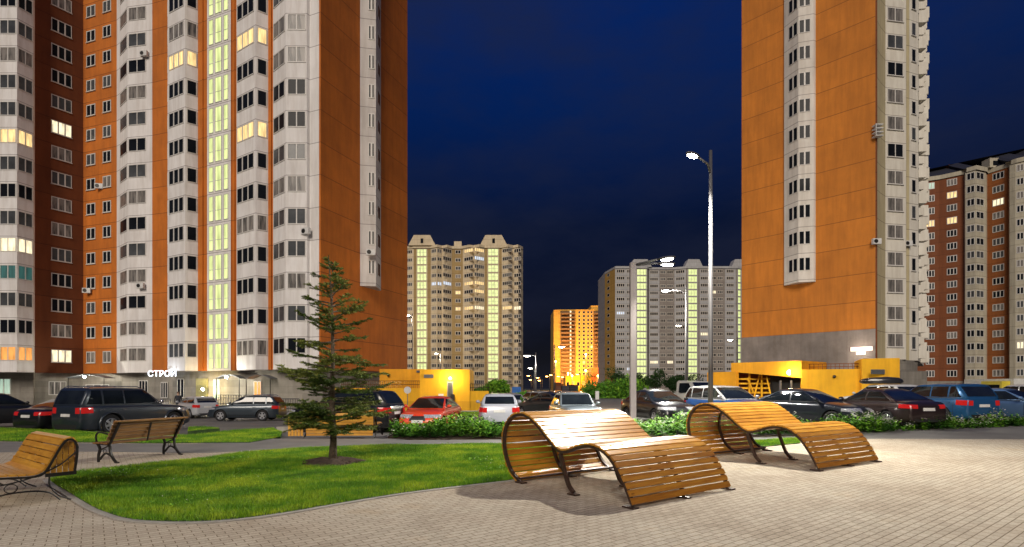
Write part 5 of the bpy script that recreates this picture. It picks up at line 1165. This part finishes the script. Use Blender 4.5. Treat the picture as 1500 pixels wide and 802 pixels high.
# air conditioners
def ac(px, py, y, label, rz=0):
    x, _ = at(px, y); t = thing('air_conditioner', label, 'air conditioner', (x, y, hz(py, y)), rz, 'air conditioners on the facades'); mb = MB(); mb.box((0, 0, 0), (.8, .3, .55)); mb.build('casing', 'white_plastic', t)
    mb = MB(); mb.tube([(-.14, -.17, 0), (-.14, -.14, 0)], .2, 14); mb.build('fan_grille', 'iron', t)
rzL = math.atan2(e_[1], e_[0])
ac(206, 419, 57.9, 'air conditioner low on the white bay left of the stair recess', rzL*.3); ac(211, 79, 57.9, 'air conditioner high on the white bay left of the stair recess', rzL*.3); ac(127, 426, 61.6, 'air conditioner under an orange-wall window low on the left', R(14)); ac(145, 273, 61.2, 'air conditioner on the orange wall halfway up', R(14))
ac(448, 339, 47.2, 'air conditioner beside the corner bay of the left tower', rzL); ac(543, 370, 51.6, 'air conditioner on the narrow side bay of the left tower', R(10)); ac(1284, 354, 53.6, 'air conditioner on the corner of the right tower', R(0)); ac(1330, 357, 58.0, 'air conditioner beside the balcony windows of the right tower', R(0))
mb = MB()
for k in range(4): mb.box((0, 0, k*.36), (.75, .6, .08)); mb.box((-.32, -.25, .55), (.06, .06, 1.2)) if k == 0 else None
t = mb.build('balcony_rack', 'white_plastic'); t.location = (A0[0]+.05, A0[1]-.25, hz(202, 53.8)); tag(t, 'small white metal rack hanging on the corner of the right tower', 'rack')
# person
def person(px, y):
    x, _ = at(px, y); z0 = zg(x, y); me = bpy.data.meshes.new('person')
    J = [((0, 0, .95), .13), ((0, 0, 1.2), .15), ((0, .0, 1.42), .15), ((0, 0, 1.52), .06), ((0, -.01, 1.62), .085), ((0, 0, 1.72), .08),
         ((-.19, 0, 1.42), .06), ((-.25, .02, 1.15), .045), ((-.22, -.12, .93), .035), ((-.21, -.17, .86), .03), ((.19, 0, 1.42), .06), ((.25, .02, 1.15), .045), ((.23, -.08, .93), .035), ((.23, -.12, .85), .03),
         ((-.1, 0, .85), .09), ((-.11, -.02, .48), .06), ((-.11, .03, .08), .04), ((-.11, -.14, .03), .035), ((.1, 0, .85), .09), ((.11, .02, .48), .06), ((.11, .05, .08), .04), ((.11, -.12, .03), .035)]
    E_ = [(0, 1), (1, 2), (2, 3), (3, 4), (4, 5), (2, 6), (6, 7), (7, 8), (8, 9), (2, 10), (10, 11), (11, 12), (12, 13), (0, 14), (14, 15), (15, 16), (16, 17), (0, 18), (18, 19), (19, 20), (20, 21)]
    me.from_pydata([j[0] for j in J], E_, []); o = bpy.data.objects.new('tmp', me); C.objects.link(o); o.modifiers.new('s', 'SKIN'); o.modifiers.new('d', 'SUBSURF').levels = 1
    for v, j in zip(me.skin_vertices[0].data, J): v.radius = (j[1], j[1])
    me.skin_vertices[0].data[0].use_root = True
    dg = bpy.context.evaluated_depsgraph_get(); dg.update(); m2 = bpy.data.meshes.new_from_object(o.evaluated_get(dg)); bpy.data.objects.remove(o)
    m2.materials.clear(); m2.materials.append(plain('dark_jacket', (.02, .022, .03), .8)); m2.materials.append(plain('skin', (.42, .26, .18), .6)); m2.materials.append(plain('trousers', (.03, .035, .05), .8))
    for p in m2.polygons: p.material_index = 1 if (p.center.z > 1.5 or (p.center.z < .9 and abs(p.center.x) > .19)) else 2 if p.center.z < .9 else 0; p.use_smooth = True
    t = thing('person', 'person in a dark jacket standing behind the white hatchback near the shop sign', 'person', (x, y, z0), R(20)); link('body', m2, t)
    mb = MB(); mb.sphere((0, .02, 1.70), .108, 12, 8, (1, 1.05, 1)); mb.v = [(a, b if b > -.05 or c > 1.72 else -.02, max(c, 1.62)) for a, b, c in mb.v]; mb.build('hair', plain('brown_hair', (.06, .03, .015), .8), t, True)
    mb = MB(); mb.sphere((0, -.095, 1.645), .018, 6, 4); mb.sphere((-.03, -.085, 1.67), .01, 6, 4); mb.sphere((.03, -.085, 1.67), .01, 6, 4); mb.build('face', plain('skin2', (.38, .22, .15), .6), t, True)
person(261, 44.5)
# entrance railings before the left tower
t = thing('ramp_railing', 'pale metal ramp railing in front of the tower entrance', 'railing', (*at(350, 46), -.4)); railing(t, at(316, 47.2), at(400, 45.5), -.45, 1.25, 22, 'pole'); railing(t, at(316, 48.2), at(400, 46.5), -.45, 1.5, 22, 'pole')
t = thing('steps_railing', 'short railing and steps under the lit sign', 'railing', (*at(236, 53), -.4)); railing(t, at(222, 53), at(250, 52), -.4, 1.0, 8, 'pole')
for k in range(4): solid(t, 'step', at(226, 53.4+.3*k), at(248, 52.6+.3*k), .3, -.45, -.25+.18*k, 'kerb')
t = thing('bar_fence', 'pale slanting-bar fence panel just left of the spruce', 'fence', (*at(418, 38), -.4)); railing(t, at(408, 38), at(438, 38), zg(*at(418, 38)), 1.35, 12, 'pole')
# vegetation far off
tree(904, 150, 6.8, 8, 'dark bushy tree at the left end of the row before the grey block', 31); tree(960, 140, 6.6, 5, 'tree directly behind the white truck', 32, trunk=.2); tree(940, 150, 5.6, 6, 'tree right of the square lamp post before the grey block', 33); tree(1008, 120, 4.2, 8, 'low round tree right of the white truck', 34, trunk=.15); tree(985, 130, 4.8, 5, 'tree between the white truck and the low round tree', 35, trunk=.2); tree(922, 120, 4.2, 6, 'low tree seen behind the square lamp post', 41, trunk=.15)
tree(731, 60, 2.4, 3.0, 'bright green bush right of the yellow garden wall', 36, 'bush', .1, 'leaf'); tree(703, 62, 1.9, 2.6, 'small bush above the yellow garden wall', 37, 'bush', .1, 'leaf'); tree(862, 330, 12, 12, 'tree before the low orange-lit building', 38)
tree(760, 50, .9, 3.4, 'pale low bush behind the white hatchback', 39, 'bush', .05, 'leaf', n=1800); tree(775, 34, .75, 2.2, 'yellow-green bush left of the old saloon', 40, 'bush', .05, 'leaf', n=1600, size=.12)
tree(905, 95, 2.0, 12, 'wide low green thicket beyond the empty lane', 42, 'bush', .05, 'leaf', n=4000, size=.3); tree(880, 100, 1.7, 8, 'low thicket left of the wide one beyond the lane', 43, 'bush', .05, 'leaf', n=2500, size=.3)
# kiosk-like dark containers at the end of the lane
for px0, px1, y, z1, m, lb in ((815, 822, 120, 2.9, 'w_brown', 'reddish brown container at the end of the lane'), (824, 834, 118, 2.2, 'roof', 'slatted grey container beside the reddish one'), (835, 847, 118, 2.4, 'black', 'dark blue-black container in the row at the end of the lane')):
    t = thing('container', lb, 'container', (*at((px0+px1)/2, y), -.3)); solid(t, 'shell', at(px0, y), at(px1, y), 4, -.4, z1, m)
    mb = MB(); a, b = at(px0, y-.06), at(px1, y-.06)
    for k in range(5): mb.wallbox(a, b, .05, .2+.42*k, .26+.42*k)
    mb.build('ribs', 'grey_metal', t, world=True)
t = thing('blue_tent', 'bright blue box at the foot of the beige block', 'container', (*at(757, 110), -.3)); solid(t, 'shell', at(750, 110), at(763, 110), 3, -.4, hz(567, 110), plain('blue_sheet', (.02, .17, .6), .5))
t = thing('transformer_box', 'small pale box standing on the verge beyond the lane', 'box', (*at(875, 85), -.3)); solid(t, 'shell', at(872.5, 85), at(877.5, 85), .5, -.3, 1.2, 'white_plastic')
# ---------------------------------------------------------------- light, sky, camera
sc = bpy.context.scene
w = bpy.data.worlds.new('World'); sc.world = w; w.use_nodes = True; nt = w.node_tree; bg = nt.nodes['Background']
tc = nt.nodes.new('ShaderNodeTexCoord'); sp = nt.nodes.new('ShaderNodeSeparateXYZ'); nt.links.new(tc.outputs['Generated'], sp.inputs[0])
sky = ramp(nt, sp.outputs[2], [(0, (.0075, .0075, .0085)), (.10, (.0035, .0042, .0085)), (.28, (.0016, .0048, .021)), (.45, (.0012, .0105, .064)), (.7, (.001, .015, .11))])
mp = nt.nodes.new('ShaderNodeMapping'); mp.inputs['Scale'].default_value = (1, 1, 2.6); nt.links.new(tc.outputs['Generated'], mp.inputs[0])
cl = ramp(nt, noise(nt, mp.outputs[0], 1.9, 6, .6), [(.40, (0, 0, 0)), (.70, (1, 1, 1))])
c = mul(nt, sky, (.011, .014, .030), 'MIX', mul(nt, cl, (.7, .7, .7)))
nt.links.new(c, bg.inputs[0]); bg.inputs[1].default_value = 1.0
SUN_AZ, SUN_EL = R(-12), R(30)             # soft warm city glow from behind the camera
s = bpy.data.lights.new('sun', 'SUN'); s.energy = 1.85; s.angle = R(28); s.color = (1, .88, .75)
so = bpy.data.objects.new('sun', s); C.objects.link(so)
d = Vector((-math.sin(SUN_AZ)*math.cos(SUN_EL), math.cos(SUN_AZ)*math.cos(SUN_EL), -math.sin(SUN_EL)))
so.rotation_euler = d.to_track_quat('-Z', 'Y').to_euler()
cam = bpy.data.cameras.new('camera'); co = bpy.data.objects.new('camera', cam); C.objects.link(co); sc.camera = co
co.location = (0, 0, H); co.rotation_euler = (R(90), 0, 0); cam.sensor_width = 36; cam.lens = 36*F/1500; cam.shift_y = (HY-401)/1500; cam.clip_end = 3000; cam.clip_start = .1
vs = sc.view_settings; vs.view_transform = 'Standard'; vs.look = 'None'; vs.exposure = .4; vs.gamma = 1; sc.display_settings.display_device = 'sRGB'
sc.cycles.max_bounces = 5; sc.cycles.sample_clamp_indirect = 4; sc.cycles.use_light_tree = True
